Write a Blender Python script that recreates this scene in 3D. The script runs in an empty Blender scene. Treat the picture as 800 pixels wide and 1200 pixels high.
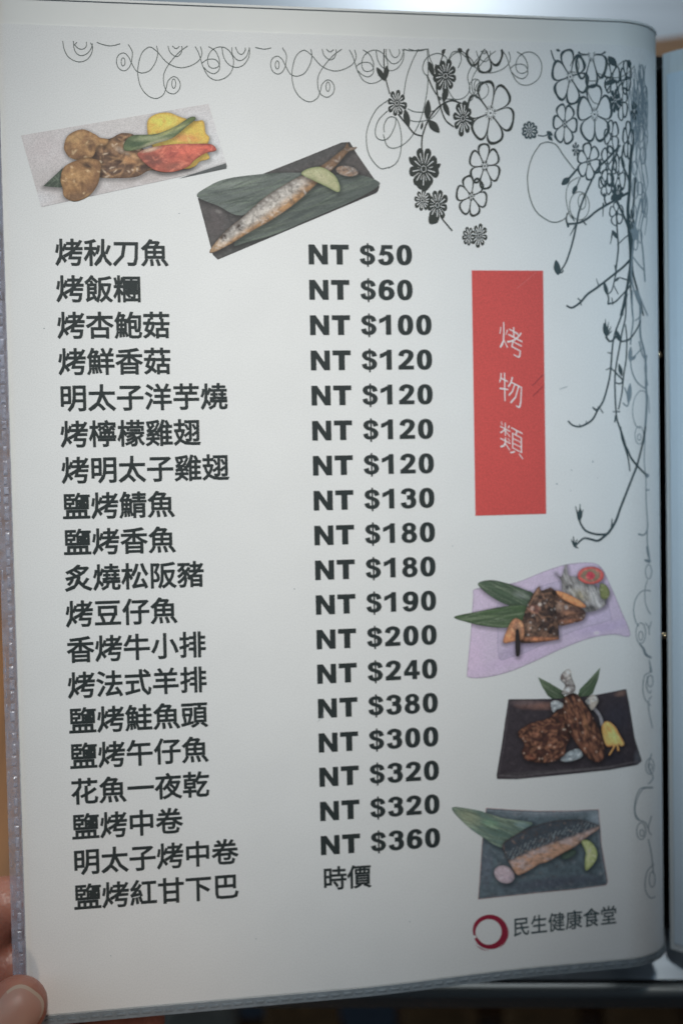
import bpy, bmesh, math, random
import numpy as np
from mathutils import Vector, Matrix
from mathutils.geometry import delaunay_2d_cdt
from mathutils.bvhtree import BVHTree

random.seed(7); rng = np.random.RandomState(7)
S = bpy.context.scene
C = S.collection
R = math.radians

# ------------------------------------------------------------------ camera
FPX = 1500.0                      # focal length in pixels of a 1200 px tall frame
H_CAM = 1.22                      # camera height above the floor
TABLE_Z = 0.76
PITCH = R(55)                     # camera looks down by this much
camd = bpy.data.cameras.new('camera'); cam = bpy.data.objects.new('camera', camd); C.objects.link(cam)
camd.sensor_fit = 'VERTICAL'; camd.sensor_height = 36.0; camd.lens = 36.0 * FPX / 1200
camd.clip_start = 0.01; camd.clip_end = 50
cam.location = (0, 0, H_CAM); cam.rotation_euler = (R(90) - PITCH, 0, 0)
S.camera = cam
camd.dof.use_dof = True; camd.dof.focus_distance = 0.379; camd.dof.aperture_fstop = 6.0
CAM_M = Matrix.Translation((0, 0, H_CAM)) @ Matrix.Rotation(R(90) - PITCH, 4, 'X')

# page plane relative to the camera (millimetres; u to the right, v up the page, w towards the reader)
PA = (4.42607743e-02, 1.65039234e-01, 2.70060380e-02, -8.58157641e+01, 7.76871444e+01, 3.83515455e+02)
def rot3(a, b, c):
    ca, sa, cb, sb, cc, sc = math.cos(a), math.sin(a), math.cos(b), math.sin(b), math.cos(c), math.sin(c)
    return (np.array([[cc, -sc, 0], [sc, cc, 0], [0, 0, 1]]) @ np.array([[cb, 0, sb], [0, 1, 0], [-sb, 0, cb]])
            @ np.array([[1, 0, 0], [0, ca, -sa], [0, sa, ca]]))
RM = rot3(*PA[:3]); TV = np.array([PA[3], PA[4], -PA[5]])
M_pc = Matrix([list(RM[i]) + [TV[i] * 0.001] for i in range(3)] + [[0, 0, 0, 1]])
MENU_M = CAM_M @ M_pc             # page frame (metres) -> world
CAMP = -(RM.T @ TV)               # camera in page frame, mm

# ------------------------------------------------------------------ world and lamps
w = bpy.data.worlds.new('World'); S.world = w; w.use_nodes = True
bg = w.node_tree.nodes['Background']; bg.inputs[0].default_value = (0.60, 0.74, 0.92, 1); bg.inputs[1].default_value = 0.055
S.view_settings.view_transform = 'Standard'; S.view_settings.look = 'None'
S.view_settings.exposure = 0.0; S.view_settings.gamma = 1.0
def lamp(name, kind, page_pos, page_target, power, col, size=0.3, size_y=None, **kw):
    l = bpy.data.lights.new(name, kind); o = bpy.data.objects.new(name, l); C.objects.link(o)
    p = MENU_M @ (Vector(page_pos) * 0.001); t = MENU_M @ (Vector(page_target) * 0.001)
    o.location = p; o.rotation_euler = (t - p).to_track_quat('-Z', 'Y').to_euler()
    l.energy = power; l.color = col
    if kind == 'AREA':
        l.shape = 'RECTANGLE'; l.size = size; l.size_y = size_y or size
    else: l.shadow_soft_size = size
    for k, v in kw.items(): setattr(l, k, v)
    return o
lamp('downlight', 'SPOT', (40, 640, 720), (58, -58, 0), 47, (0.99, 0.995, 0.965), 0.07, spot_size=R(19.2), spot_blend=1.0)
lamp('cool_fill_spot', 'SPOT', (120, 620, 800), (256, -25, 0), 30, (0.50, 0.78, 1.0), 0.07, spot_size=R(15), spot_blend=1.0)  # added cool fill that brightens the facing page and right margin
lamp('window_light', 'AREA', (-1000, 150, 260), (150, 0, 0), 3.0, (0.50, 0.76, 1.0), 0.7, 0.9)
lamp('warm_corner_fill', 'SPOT', (170, -560, 420), (-14, -244, 0), 2.1, (1.0, 0.74, 0.55), 0.03, spot_size=R(19), spot_blend=1.0)  # added warm fill that tints the lower left corner
# ceiling tube whose reflection shows in the steel above the menu
tl = bpy.data.lights.new('ceiling_tube', 'AREA'); to = bpy.data.objects.new('ceiling_tube', tl); C.objects.link(to)
tl.shape = 'RECTANGLE'; tl.size = 0.20; tl.size_y = 0.6; tl.energy = 7.0; tl.color = (0.93, 0.97, 1.0)
_d = CAM_M.to_3x3() @ Vector(((515 - 400) / FPX, (600 + 75) / FPX, -1)); _p = CAM_M.translation + _d * ((TABLE_Z - H_CAM) / _d.z)
_r = Vector((_d.x, _d.y, -_d.z)).normalized(); to.location = _p + _r * 2.4
to.rotation_euler = (-_r).to_track_quat('-Z', 'Y').to_euler()
pl_ = bpy.data.lights.new('steel_sheen_fill', 'AREA'); po_ = bpy.data.objects.new('steel_sheen_fill', pl_); C.objects.link(po_)  # added unseen panel, brightens the reflection across the steel
pl_.shape = 'RECTANGLE'; pl_.size = 2.4; pl_.size_y = 1.6; pl_.energy = 8; pl_.color = (0.80, 0.92, 1.0)
po_.location = _p + _r * 2.7; po_.rotation_euler = to.rotation_euler

# ------------------------------------------------------------------ helpers
def lin(c):
    c = np.asarray(c, float) / 255.0
    return np.where(c <= 0.04045, c / 12.92, ((c + 0.055) / 1.055) ** 2.4)
def tag(o, label=None, cat=None, group=None, kind=None):
    if label: o['label'] = label
    if cat: o['category'] = cat
    if group: o['group'] = group
    if kind: o['kind'] = kind
    return o
def mesh_obj(name, verts, faces, mat, parent=None, smooth=False, label=None, kind=None):
    me = bpy.data.meshes.new(name); me.from_pydata([tuple(map(float, v)) for v in verts], [], [tuple(int(i) for i in f) for f in faces])
    me.update()
    if smooth: me.polygons.foreach_set('use_smooth', [True] * len(me.polygons))
    if mat is not None: me.materials.append(mat)
    o = bpy.data.objects.new(name, me); C.objects.link(o)
    if parent: o.parent = parent
    if label: o['label'] = label
    if kind: o['kind'] = kind
    return o
def empty(name, M):
    o = bpy.data.objects.new(name, None); C.objects.link(o); o.matrix_world = M; o.empty_display_size = 0.05
    return o
class MB:
    def __init__(s): s.bm = bmesh.new()
    def box(s, c, d, bevel=0.0, rz=0.0):
        r = bmesh.ops.create_cube(s.bm, size=1.0); vs = r['verts']
        bmesh.ops.scale(s.bm, vec=d, verts=vs)
        if bevel:
            es = list({e for v in vs for e in v.link_edges})
            b = bmesh.ops.bevel(s.bm, geom=es, offset=bevel, segments=3, affect='EDGES', profile=0.5)
            vs = list({v for f in b['faces'] for v in f.verts} | {v for v in vs if v.is_valid})
        if rz: bmesh.ops.rotate(s.bm, cent=(0, 0, 0), matrix=Matrix.Rotation(rz, 3, 'Z'), verts=vs)
        bmesh.ops.translate(s.bm, vec=c, verts=vs)
        return s
    def build(s, name, mat, parent=None, smooth=False, **kw):
        me = bpy.data.meshes.new(name); s.bm.to_mesh(me); s.bm.free()
        if smooth: me.polygons.foreach_set('use_smooth', [True] * len(me.polygons))
        me.materials.append(mat); o = bpy.data.objects.new(name, me); C.objects.link(o)
        if parent: o.parent = parent
        return tag(o, **kw)

# ------------------------------------------------------------------ materials
def new_mat(name):
    m = bpy.data.materials.new(name); m.use_nodes = True
    nt = m.node_tree; return m, nt, nt.nodes['Principled BSDF']
def rgba(c): return (float(c[0]), float(c[1]), float(c[2]), 1)
def print_mat(name, col=None, attr=None, coat=0.55, rough=0.6, grain=0.10, fade=0.0):
    """ink or paper under a clear, faintly textured film"""
    m, nt, p = new_mat(name); N, L = nt.nodes, nt.links
    tc = N.new('ShaderNodeTexCoord')
    n = N.new('ShaderNodeTexNoise'); n.inputs['Scale'].default_value = 2600; n.inputs['Detail'].default_value = 2
    n2 = N.new('ShaderNodeTexNoise'); n2.inputs['Scale'].default_value = 60; n2.inputs['Detail'].default_value = 3
    L.new(tc.outputs['Object'], n.inputs['Vector']); L.new(tc.outputs['Object'], n2.inputs['Vector'])
    mr = N.new('ShaderNodeMapRange'); mr.inputs[1].default_value = 0.3; mr.inputs[2].default_value = 0.7
    mr.inputs[3].default_value = 1 - grain; mr.inputs[4].default_value = 1 + grain
    L.new(n.outputs['Fac'], mr.inputs[0])
    mr2 = N.new('ShaderNodeMapRange'); mr2.inputs[1].default_value = 0.3; mr2.inputs[2].default_value = 0.7
    mr2.inputs[3].default_value = 0.985; mr2.inputs[4].default_value = 1.015
    L.new(n2.outputs['Fac'], mr2.inputs[0])
    mu0 = N.new('ShaderNodeMath'); mu0.operation = 'MULTIPLY'; L.new(mr.outputs[0], mu0.inputs[0]); L.new(mr2.outputs[0], mu0.inputs[1])
    mu = N.new('ShaderNodeVectorMath'); mu.operation = 'SCALE'; L.new(mu0.outputs[0], mu.inputs['Scale'])
    if attr:
        a = N.new('ShaderNodeVertexColor'); a.layer_name = attr; L.new(a.outputs['Color'], mu.inputs[0])
    else: mu.inputs[0].default_value = tuple(float(x) for x in col[:3])
    L.new(mu.outputs[0], p.inputs['Base Color'])
    p.inputs['Roughness'].default_value = rough; p.inputs['Specular IOR Level'].default_value = 0.3
    p.inputs['Coat Weight'].default_value = coat; p.inputs['Coat Roughness'].default_value = 0.30
    bn = N.new('ShaderNodeTexNoise'); bn.inputs['Scale'].default_value = 900; bn.inputs['Detail'].default_value = 3
    bw = N.new('ShaderNodeTexNoise'); bw.inputs['Scale'].default_value = 14; bw.inputs['Detail'].default_value = 1
    L.new(tc.outputs['Object'], bn.inputs['Vector']); L.new(tc.outputs['Object'], bw.inputs['Vector'])
    b1 = N.new('ShaderNodeBump'); b1.inputs['Strength'].default_value = 0.5; b1.inputs['Distance'].default_value = 0.00006
    b2 = N.new('ShaderNodeBump'); b2.inputs['Strength'].default_value = 0.5; b2.inputs['Distance'].default_value = 0.002
    L.new(bn.outputs['Fac'], b1.inputs['Height']); L.new(bw.outputs['Fac'], b2.inputs['Height']); L.new(b2.outputs[0], b1.inputs['Normal'])
    L.new(b1.outputs[0], p.inputs['Coat Normal'])
    return m
M = {}
M['paper'] = print_mat('white_paper', (0.80, 0.80, 0.79), grain=0.06)
M['paper_cool_lit'] = print_mat('cool_lit_paper', (0.78, 0.86, 0.92), grain=0.03)  # cool light on the facing page is tinted into its paper
M['ink'] = print_mat('black_ink', (0.028, 0.036, 0.036), grain=0.2)
M['ink_vine'] = print_mat('dark_teal_ink', (0.050, 0.078, 0.086), grain=0.2)
M['ink_olive'] = print_mat('dark_olive_ink', (0.040, 0.046, 0.040), grain=0.2)
M['ink_thin'] = print_mat('thin_line_ink', (0.11, 0.13, 0.12), grain=0.2)
M['ink_haze_speck'] = print_mat('haze_and_speck_grey', (0.24, 0.29, 0.32), grain=0.2)  # film haze at the curl mixed into the ink; also colours the specks
M['red'] = print_mat('red_ink', (0.66, 0.095, 0.085), grain=0.16)
M['scratch'] = print_mat('pale_scratch', (0.72, 0.22, 0.20)); M['scratch_dark'] = print_mat('dark_scratch', (0.30, 0.05, 0.06))
M['white'] = print_mat('white_lettering', (0.82, 0.74, 0.73), grain=0.04)
M['seal'] = print_mat('dark_red_ink', (0.33, 0.02, 0.05), grain=0.25)
M['picture'] = print_mat('food_photo_print', attr='Col', grain=0.14)

def plastic(name, col, opacity, rough=0.25, noise=400, amp=0.3, trans=0.0):
    """thin plastic film: part see-through, part milky, with a glossy face"""
    m, nt, p = new_mat(name); N, L = nt.nodes, nt.links
    p.inputs['Base Color'].default_value = rgba(col); p.inputs['Roughness'].default_value = rough
    p.inputs['Specular IOR Level'].default_value = 0.5
    tr = N.new('ShaderNodeBsdfTransparent'); mx = N.new('ShaderNodeMixShader'); out = N['Material Output']
    tc = N.new('ShaderNodeTexCoord'); n = N.new('ShaderNodeTexNoise'); n.inputs['Scale'].default_value = noise
    n.inputs['Detail'].default_value = 4; L.new(tc.outputs['Object'], n.inputs['Vector'])
    mr = N.new('ShaderNodeMapRange'); mr.inputs[1].default_value = 0.35; mr.inputs[2].default_value = 0.65
    mr.inputs[3].default_value = max(0, opacity - amp); mr.inputs[4].default_value = min(1, opacity + amp)
    L.new(n.outputs['Fac'], mr.inputs[0]); L.new(mr.outputs[0], mx.inputs[0])
    L.new(tr.outputs[0], mx.inputs[1]); L.new(p.outputs[0], mx.inputs[2]); L.new(mx.outputs[0], out.inputs['Surface'])
    bp = N.new('ShaderNodeBump'); bp.inputs['Strength'].default_value = 0.4; bp.inputs['Distance'].default_value = 0.0003
    L.new(n.outputs['Fac'], bp.inputs['Height']); L.new(bp.outputs[0], p.inputs['Normal'])
    return m
M['sleeve'] = plastic('milky_sleeve_plastic', (0.84, 0.84, 0.81), 0.97, 0.35, 25, 0.03)
M['weld'] = plastic('welded_clear_plastic', (0.46, 0.46, 0.54), 0.34, 0.2, 260, 0.14)
M['weld_bottom'] = plastic('welded_grey_plastic', (0.26, 0.30, 0.33), 0.8, 0.35, 300, 0.12)
M['bead'] = plastic('weld_bead_plastic', (0.55, 0.57, 0.68), 0.38, 0.16, 600, 0.25)
def simple(name, col, rough=0.5, metal=0.0, noise=0, amp=0.2, stretch=(1, 1, 1), bump=0.0, col2=None, spec=0.5):
    m, nt, p = new_mat(name); N, L = nt.nodes, nt.links
    p.inputs['Roughness'].default_value = rough; p.inputs['Metallic'].default_value = metal
    p.inputs['Specular IOR Level'].default_value = spec
    if noise:
        tc = N.new('ShaderNodeTexCoord'); mp = N.new('ShaderNodeMapping'); mp.inputs['Scale'].default_value = stretch
        n = N.new('ShaderNodeTexNoise'); n.inputs['Scale'].default_value = noise; n.inputs['Detail'].default_value = 6
        L.new(tc.outputs['Object'], mp.inputs[0]); L.new(mp.outputs[0], n.inputs['Vector'])
        cr = N.new('ShaderNodeValToRGB'); cr.color_ramp.elements[0].position = 0.3; cr.color_ramp.elements[1].position = 0.7
        a = np.array(col[:3]); b = np.array(col2) if col2 is not None else a * (1 + amp)
        cr.color_ramp.elements[0].color = rgba(a * (1 - amp)); cr.color_ramp.elements[1].color = rgba(b)
        L.new(n.outputs['Fac'], cr.inputs[0]); L.new(cr.outputs[0], p.inputs['Base Color'])
        if bump:
            bp = N.new('ShaderNodeBump'); bp.inputs['Distance'].default_value = bump; bp.inputs['Strength'].default_value = 0.6
            L.new(n.outputs['Fac'], bp.inputs['Height']); L.new(bp.outputs[0], p.inputs['Normal'])
    else: p.inputs['Base Color'].default_value = rgba(col)
    return m
M['black'] = simple('black_binding', (0.012, 0.011, 0.010), 0.35, noise=200, amp=0.3)
M['cover'] = simple('black_cover_board', (0.010, 0.010, 0.011), 0.5, noise=300, amp=0.3)
M['brass'] = simple('brass_rivet', (0.75, 0.55, 0.35), 0.18, 1.0)
M['steel'] = simple('brushed_steel', (0.42, 0.46, 0.50), 0.36, 0.8, noise=8, amp=0.10, stretch=(1, 30, 1))
M['steel_edge'] = simple('steel_edge', (0.30, 0.31, 0.30), 0.5, 0.9)
M['wood'] = simple('warm_brown_wood', (0.22, 0.09, 0.022), 0.5, noise=12, amp=0.25, stretch=(12, 1, 12))
M['wood_dark'] = simple('dark_brown_wood', (0.46, 0.24, 0.10), 0.5, noise=10, amp=0.3, stretch=(12, 12, 1))
M['floor'] = simple('dark_slate_floor', (0.17, 0.20, 0.25), 0.5, noise=4, amp=0.3)
M['joint'] = simple('floor_joint', (0.02, 0.02, 0.022), 0.9)

# ------------------------------------------------------------------ page surface
U0, U1 = -14.2, 198.4            # paper edges along the page
VT, VB = 67.2, -231.8
UC, RC = 177.5, 20.5             # where the leaf starts to curl, and the radius
def prof(a):
    """arc position along the leaf -> (u, w, normal)"""
    a = np.asarray(a, float)
    t = np.clip(a - UC, 0, None) / RC
    t = t + 0.0
    th = t * 1.0
    # gentle start: curvature grows
    u = np.where(a < UC, a, UC + RC * np.sin(th)); z = np.where(a < UC, 0, -RC * (1 - np.cos(th)))
    # very slight overall bow of the flat part
    return u, z, np.stack([np.sin(th), np.zeros_like(th), np.cos(th)], -1)
def surf(a, v, off=0.0):
    u, z, n = prof(a); a = np.asarray(a, float); v = np.asarray(v, float)
    return np.stack([u + n[..., 0] * off, v + 0 * u, z + n[..., 2] * off], -1) * 0.001
def esurf(a, v, off=0.0):
    """same leaf, with its lower edge cut a little shorter towards the spine"""
    a = np.asarray(a, float); v = np.asarray(v, float); t = np.clip((a - 85) / 65, 0, 1); t = t * t * (3 - 2 * t)
    return surf(a, v + 1.75 * t * np.clip((-150 - v) / 80, 0, 1), off)
def unproj(px, py):
    """photo position -> (arc, v) on the printed leaf"""
    px = np.atleast_1d(np.asarray(px, float)); py = np.atleast_1d(np.asarray(py, float))
    d = np.stack([(px - 400) / FPX, -(py - 600) / FPX, -np.ones_like(px)], -1) @ RM
    lo = np.full(px.shape, -60.0); hi = np.full(px.shape, 214.0)
    for _ in range(40):
        mid = (lo + hi) / 2; u, z, _n = prof(mid)
        k = (z - CAMP[2]) / d[:, 2]; ur = CAMP[0] + k * d[:, 0]
        g = u < ur
        lo = np.where(g, mid, lo); hi = np.where(g, hi, mid)
    u, z, _n = prof(lo); k = (z - CAMP[2]) / d[:, 2]
    return lo, CAMP[1] + k * d[:, 1]
def at_w(px, py, wv):
    d = np.array([(px - 400) / FPX, -(py - 600) / FPX, -1.0]) @ RM
    k = (wv - CAMP[2]) / d[2]; return CAMP + k * d
def table_point(px, py, z):
    """where the sight line of a photo position meets a horizontal level"""
    d = CAM_M.to_3x3() @ Vector(((px - 400) / FPX, -(py - 600) / FPX, -1)); o = CAM_M.translation
    return o + d * ((z - o.z) / d.z)

menu = empty('menu_book', MENU_M)
tag(menu, 'open restaurant menu in clear plastic sleeves, white page of grilled dishes and prices', 'menu')

def leaf_sheet(name, a0, a1, v0, v1, mat, w0, w1, parent=menu, na=240, nv=24, fn=esurf, mirror=None, label=None):
    """a real sheet with two faces and closed edges"""
    A = np.linspace(a0, a1, na); V = np.linspace(v0, v1, nv); vs = []; fs = []
    for off in (w1, w0):
        for v in V: vs.extend(fn(A, np.full_like(A, v), off))
    n = na * nv
    for j in range(nv - 1):
        for i in range(na - 1):
            q = (j * na + i, j * na + i + 1, (j + 1) * na + i + 1, (j + 1) * na + i)
            fs.append(q[::-1] if v1 < v0 else q); q2 = tuple(x + n for x in q); fs.append(q2 if v1 < v0 else q2[::-1])
    rim = [i for i in range(na)] + [j * na + na - 1 for j in range(1, nv)] + [(nv - 1) * na + i for i in range(na - 2, -1, -1)] + [j * na for j in range(nv - 2, 0, -1)]
    for i in range(len(rim)):
        a, b = rim[i], rim[(i + 1) % len(rim)]; fs.append((a, a + n, b + n, b))
    return mesh_obj(name, vs, fs, mat, parent, smooth=False, label=label)

page = leaf_sheet('paper_page', U0, U1, VB, VT, M['paper'], -0.12, 0.0)
leaf_sheet('plastic_sleeve', -14.9, 200.6, -234.6, 75.2, M['sleeve'], -0.45, -0.15)
# the film folded over the front at the top, and the welded edges
leaf_sheet('weld_strip', -18.7, -14.6, -234.6, 75.2, M['weld'], 0.15, 0.55, na=8, nv=60)
leaf_sheet('weld_strip', -14.6, 200.6, -234.9, -232.1, M['weld_bottom'], 0.1, 0.5, na=160, nv=3)
leaf_sheet('sleeve_lip', -14.5, 200.6, 74.6, 75.3, M['sleeve'], -0.1, 0.2, na=120, nv=3)
leaf_sheet('sleeve_edge_bead', -14.55, -13.9, -231.8, 74.0, M['sleeve'], 0.05, 0.35, na=3, nv=60)
# weld beads
def beads(points, mat, name):
    vs = []; fs = []
    for (a, v, la, lv) in points:
        b = len(vs)
        for (x, y, o) in ((-1, -1, .5), (1, -1, .5), (1, 1, .5), (-1, 1, .5), (-.6, -.7, .78), (.6, -.7, .78), (.6, .7, .78), (-.6, .7, .78)):
            vs.append(esurf(np.array(a + x * la), np.array(v + y * lv), o))
        fs += [(b, b+1, b+5, b+4), (b+1, b+2, b+6, b+5), (b+2, b+3, b+7, b+6), (b+3, b, b+4, b+7), (b+4, b+5, b+6, b+7)]
    o = mesh_obj(name, vs, fs, mat, menu); o['kind'] = 'stuff'; return o
pts = []; v = 74.0
while v > -233:
    l = random.uniform(1.0, 2.2); pts.append((-16.2 + random.uniform(-.12, .12), v - l, random.uniform(.5, .75), l)); v -= 2 * l + random.uniform(.3, .6)
    if random.random() < 0.5: pts.append((-18.0, v, 0.18, random.uniform(1, 3)))
beads(pts, M['bead'], 'weld_beads')
pts = []; a = -14.0
while a < 199:
    l = random.uniform(1.2, 1.9); pts.append((a + l, -233.4 + random.uniform(-.08, .08), l, .38)); a += 2 * l + .7
beads(pts, M['weld_bottom'], 'weld_beads')

# ------------------------------------------------------------------ flat print helpers
LAY = [0.06]
def nextlay(step=0.012):
    LAY[0] += step; return LAY[0]
def catmull(P, closed=False, sub=6):
    P = np.asarray(P, float); n = len(P)
    if n < 3 and not closed:
        t = np.linspace(0, 1, sub + 1)[:, None]; return P[0] * (1 - t) + P[-1] * t
    out = []
    rngi = range(n) if closed else range(n - 1)
    for i in rngi:
        p0 = P[(i - 1) % n] if (closed or i > 0) else 2 * P[0] - P[1]
        p1 = P[i]; p2 = P[(i + 1) % n]
        p3 = P[(i + 2) % n] if (closed or i + 2 < n) else 2 * P[-1] - P[-2]
        for k in range(sub):
            t = k / sub
            out.append(0.5 * ((2 * p1) + (-p0 + p2) * t + (2 * p0 - 5 * p1 + 4 * p2 - p3) * t * t + (-p0 + 3 * p1 - 3 * p2 + p3) * t ** 3))
    if not closed: out.append(P[-1])
    return np.array(out)
def union_tris(polys):
    """overlapping polygons -> one clean triangulation"""
    vs = []; fs = []
    for p in polys:
        p = [tuple(q) for q in p]; ar = sum(p[k][0] * p[(k + 1) % len(p)][1] - p[(k + 1) % len(p)][0] * p[k][1] for k in range(len(p)))
        if ar < 0: p = p[::-1]
        b = len(vs); vs += [Vector((float(x), float(y))) for x, y in p]; fs.append(list(range(b, len(vs))))
    V, E_, F, _, _, of = delaunay_2d_cdt(vs, [], fs, 0, 1e-5, True)
    keep = [f for f, o in zip(F, of) if len(o)]
    return np.array([(v.x, v.y) for v in V]), keep
def pen(P, wx, wy=None, closed=False):
    wy = wx if wy is None else wy; P = np.asarray(P, float); n = len(P); wx = np.broadcast_to(wx, n); wy = np.broadcast_to(wy, n)
    if closed: T = np.roll(P, -1, 0) - np.roll(P, 1, 0)
    else: T = np.gradient(P, axis=0)
    T /= np.maximum(np.linalg.norm(T, axis=1), 1e-9)[:, None]
    O = np.stack([-T[:, 1] * wx / 2, T[:, 0] * wy / 2], 1)
    return P + O, P - O
def pen_quads(P, wx, wy=None, closed=False):
    A, B = pen(P, wx, wy, closed); n = len(P); q = []
    for i in range(n if closed else n - 1):
        j = (i + 1) % n; quad = [B[i], B[j], A[j], A[i]]
        ar = sum(quad[k][0] * quad[(k + 1) % 4][1] - quad[(k + 1) % 4][0] * quad[k][1] for k in range(4))
        q.append(quad if ar > 0 else quad[::-1])
    return q

class Ink:
    """collects printed strokes and shapes in photo positions, laid on the page as one part"""
    def __init__(s): s.v = []; s.f = []; s.lay = []
    def add(s, pts, faces, lay=None):
        b = len(s.v); lay = lay or nextlay(0.004); s.v += [tuple(p) for p in pts]; s.lay += [lay] * len(pts)
        s.f += [tuple(i + b for i in f) for f in faces]
    def stroke(s, P, wd, sub=6, closed=False, taper=True, raw=False, ymin=None):
        Q = np.asarray(P, float) if raw else catmull(P, closed, sub)
        n = len(Q)
        wid = np.full(n, float(wd)) if np.isscalar(wd) else np.interp(np.linspace(0, 1, n), np.linspace(0, 1, len(wd)), wd)
        if ymin is not None:
            keep = Q[:, 1] >= ymin + 0 * Q[:, 0] if np.isscalar(ymin) else Q[:, 1] >= ymin(Q[:, 0])
            runs = []; cur = []
            for i in range(n):
                if keep[i]: cur.append(i)
                elif cur: runs.append(cur); cur = []
            if cur: runs.append(cur)
            for r in runs:
                if len(r) > 1: s.stroke(Q[r], wid[r].tolist(), raw=True)
            return
        A, B = pen(Q, wid, wid, closed)
        pts = np.concatenate([A, B]); fs = [(i, (i + 1) % n, n + (i + 1) % n, n + i) for i in range(n if closed else n - 1)]
        s.add(pts, fs)
    def poly(s, P, smooth=True, sub=5):
        Q = catmull(P, True, sub) if smooth else np.asarray(P, float)
        V, F = union_tris([Q]); s.add(V, F)
    def leaf(s, x0, y0, x1, y1, wd):
        p0 = np.array([x0, y0]); p1 = np.array([x1, y1]); d = p1 - p0; n = np.array([-d[1], d[0]]) / (np.linalg.norm(d) + 1e-9)
        a = p0 + d * .35; b = p0 + d * .7
        P = [p0, a + n * wd * .5, b + n * wd * .42, p1, b - n * wd * .42, a - n * wd * .5]
        Q = catmull(P, True, 4); s.add(np.vstack([Q, Q.mean(0)]), [(i, (i + 1) % len(Q), len(Q)) for i in range(len(Q))])
    def build(s, name, mat, parent, label=None, base=0.0, kind=None):
        P = np.array(s.v); a, vv = unproj(P[:, 0], P[:, 1]); a = np.clip(a, U0, U1 - .2); vv = np.clip(vv, VB + .1, VT - .1)
        W = surf(a, vv, 0); u, z, nrm = prof(a); lay = np.array(s.lay); lay = 0.05 + (lay - lay.min()) / max(1e-6, lay.max() - lay.min()) * 0.05
        W = W + nrm * (lay + base)[:, None] * 0.001
        # faces wound towards the reader
        fs = []
        for f in s.f:
            p = W[list(f[:3])]; c = np.cross(p[1] - p[0], p[2] - p[0])
            fs.append(f if c @ nrm[f[0]] >= 0 else f[::-1])
        LAY[0] = 0.06
        return mesh_obj(name, W, fs, mat, parent, label=label, kind=kind)

def ell(cx, cy, rx, ry, rot=0, n=28):
    t = np.linspace(0, 2 * math.pi, n, endpoint=False); x = rx * np.cos(t); y = ry * np.sin(t); c, s_ = math.cos(rot), math.sin(rot)
    return np.stack([cx + c * x - s_ * y, cy + s_ * x + c * y], 1)

# ------------------------------------------------------------------ lettering
def text_tris(txt, offset=0.012):
    cu = bpy.data.curves.new('lettering', 'FONT'); cu.body = txt; cu.size = 1.0; cu.offset = offset; cu.resolution_u = 2; cu.fill_mode = 'FRONT'
    o = bpy.data.objects.new('lettering', cu); C.objects.link(o); bpy.context.view_layer.update()
    dg = bpy.context.evaluated_depsgraph_get(); me = bpy.data.meshes.new_from_object(o.evaluated_get(dg))
    V = np.array([(v.co.x, v.co.y) for v in me.vertices]); F = [tuple(p.vertices) for p in me.polygons]
    bpy.data.objects.remove(o); bpy.data.curves.remove(cu); bpy.data.meshes.remove(me)
    return V, F
_cj = {}
def cjk(ch, offset):
    k = (ch, offset)
    if k not in _cj:
        V, F = text_tris(ch, min(offset, 0.0))
        if offset > 0:                      # embolden: add a thin band along every contour, then merge
            cnt = {}
            for f in F:
                for i in range(len(f)):
                    e = (f[i], f[(i + 1) % len(f)]); cnt[frozenset(e)] = cnt.get(frozenset(e), 0) + 1
            polys = []
            def ccw(p):
                ar = sum(p[k2][0] * p[(k2 + 1) % len(p)][1] - p[(k2 + 1) % len(p)][0] * p[k2][1] for k2 in range(len(p)))
                return None if abs(ar) < 1e-8 else (p if ar > 0 else p[::-1])
            for f in F:
                q = ccw([tuple(V[i]) for i in f]); 
                if q: polys.append(q)
            for e, c in cnt.items():
                if c != 1: continue
                a, b = [V[i] for i in e]; d = b - a; L_ = np.hypot(*d)
                if L_ < 1e-6: continue
                d = d / L_ * offset * .7; n_ = np.array([-d[1], d[0]]) / .7
                polys.append(ccw([tuple(a - d - n_), tuple(b + d - n_), tuple(b + d + n_), tuple(a - d + n_)]))
            V, F = union_tris([p for p in polys if p])
        _cj[k] = (V, F)
    return _cj[k]
def page_mesh(name, V, F, mat, parent, off=0.07, label=None):
    """V in page millimetres"""
    V = np.asarray(V, float); W = surf(V[:, 0], V[:, 1], off); u, z, nrm = prof(V[:, 0]); fs = []
    for f in F:
        p = W[list(f[:3])]; c = np.cross(p[1] - p[0], p[2] - p[0]); fs.append(tuple(f) if c[2] >= 0 else tuple(f)[::-1])
    return mesh_obj(name, W, fs, mat, parent, label=label)
def cjk_line(txt, u, v, em, offset, sx=1.0, sy=1.0, shear=0.0, pitch=None, slope=0.0):
    """u = left edge, v = middle line of the characters"""
    VV = []; FF = []; n = 0; pitch = pitch or em * sx
    for i, ch in enumerate(txt):
        V, F = cjk(ch, offset); X = V[:, 0] * em * sx; Y = (V[:, 1] - 0.36) * em * sy
        Y = Y + shear * (X - 0.5 * em * sx)
        VV.append(np.stack([X + u + i * pitch, Y + v + i * pitch * slope], 1)); FF += [tuple(k + n for k in f) for f in F]; n += len(V)
    return np.vstack(VV), FF
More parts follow.
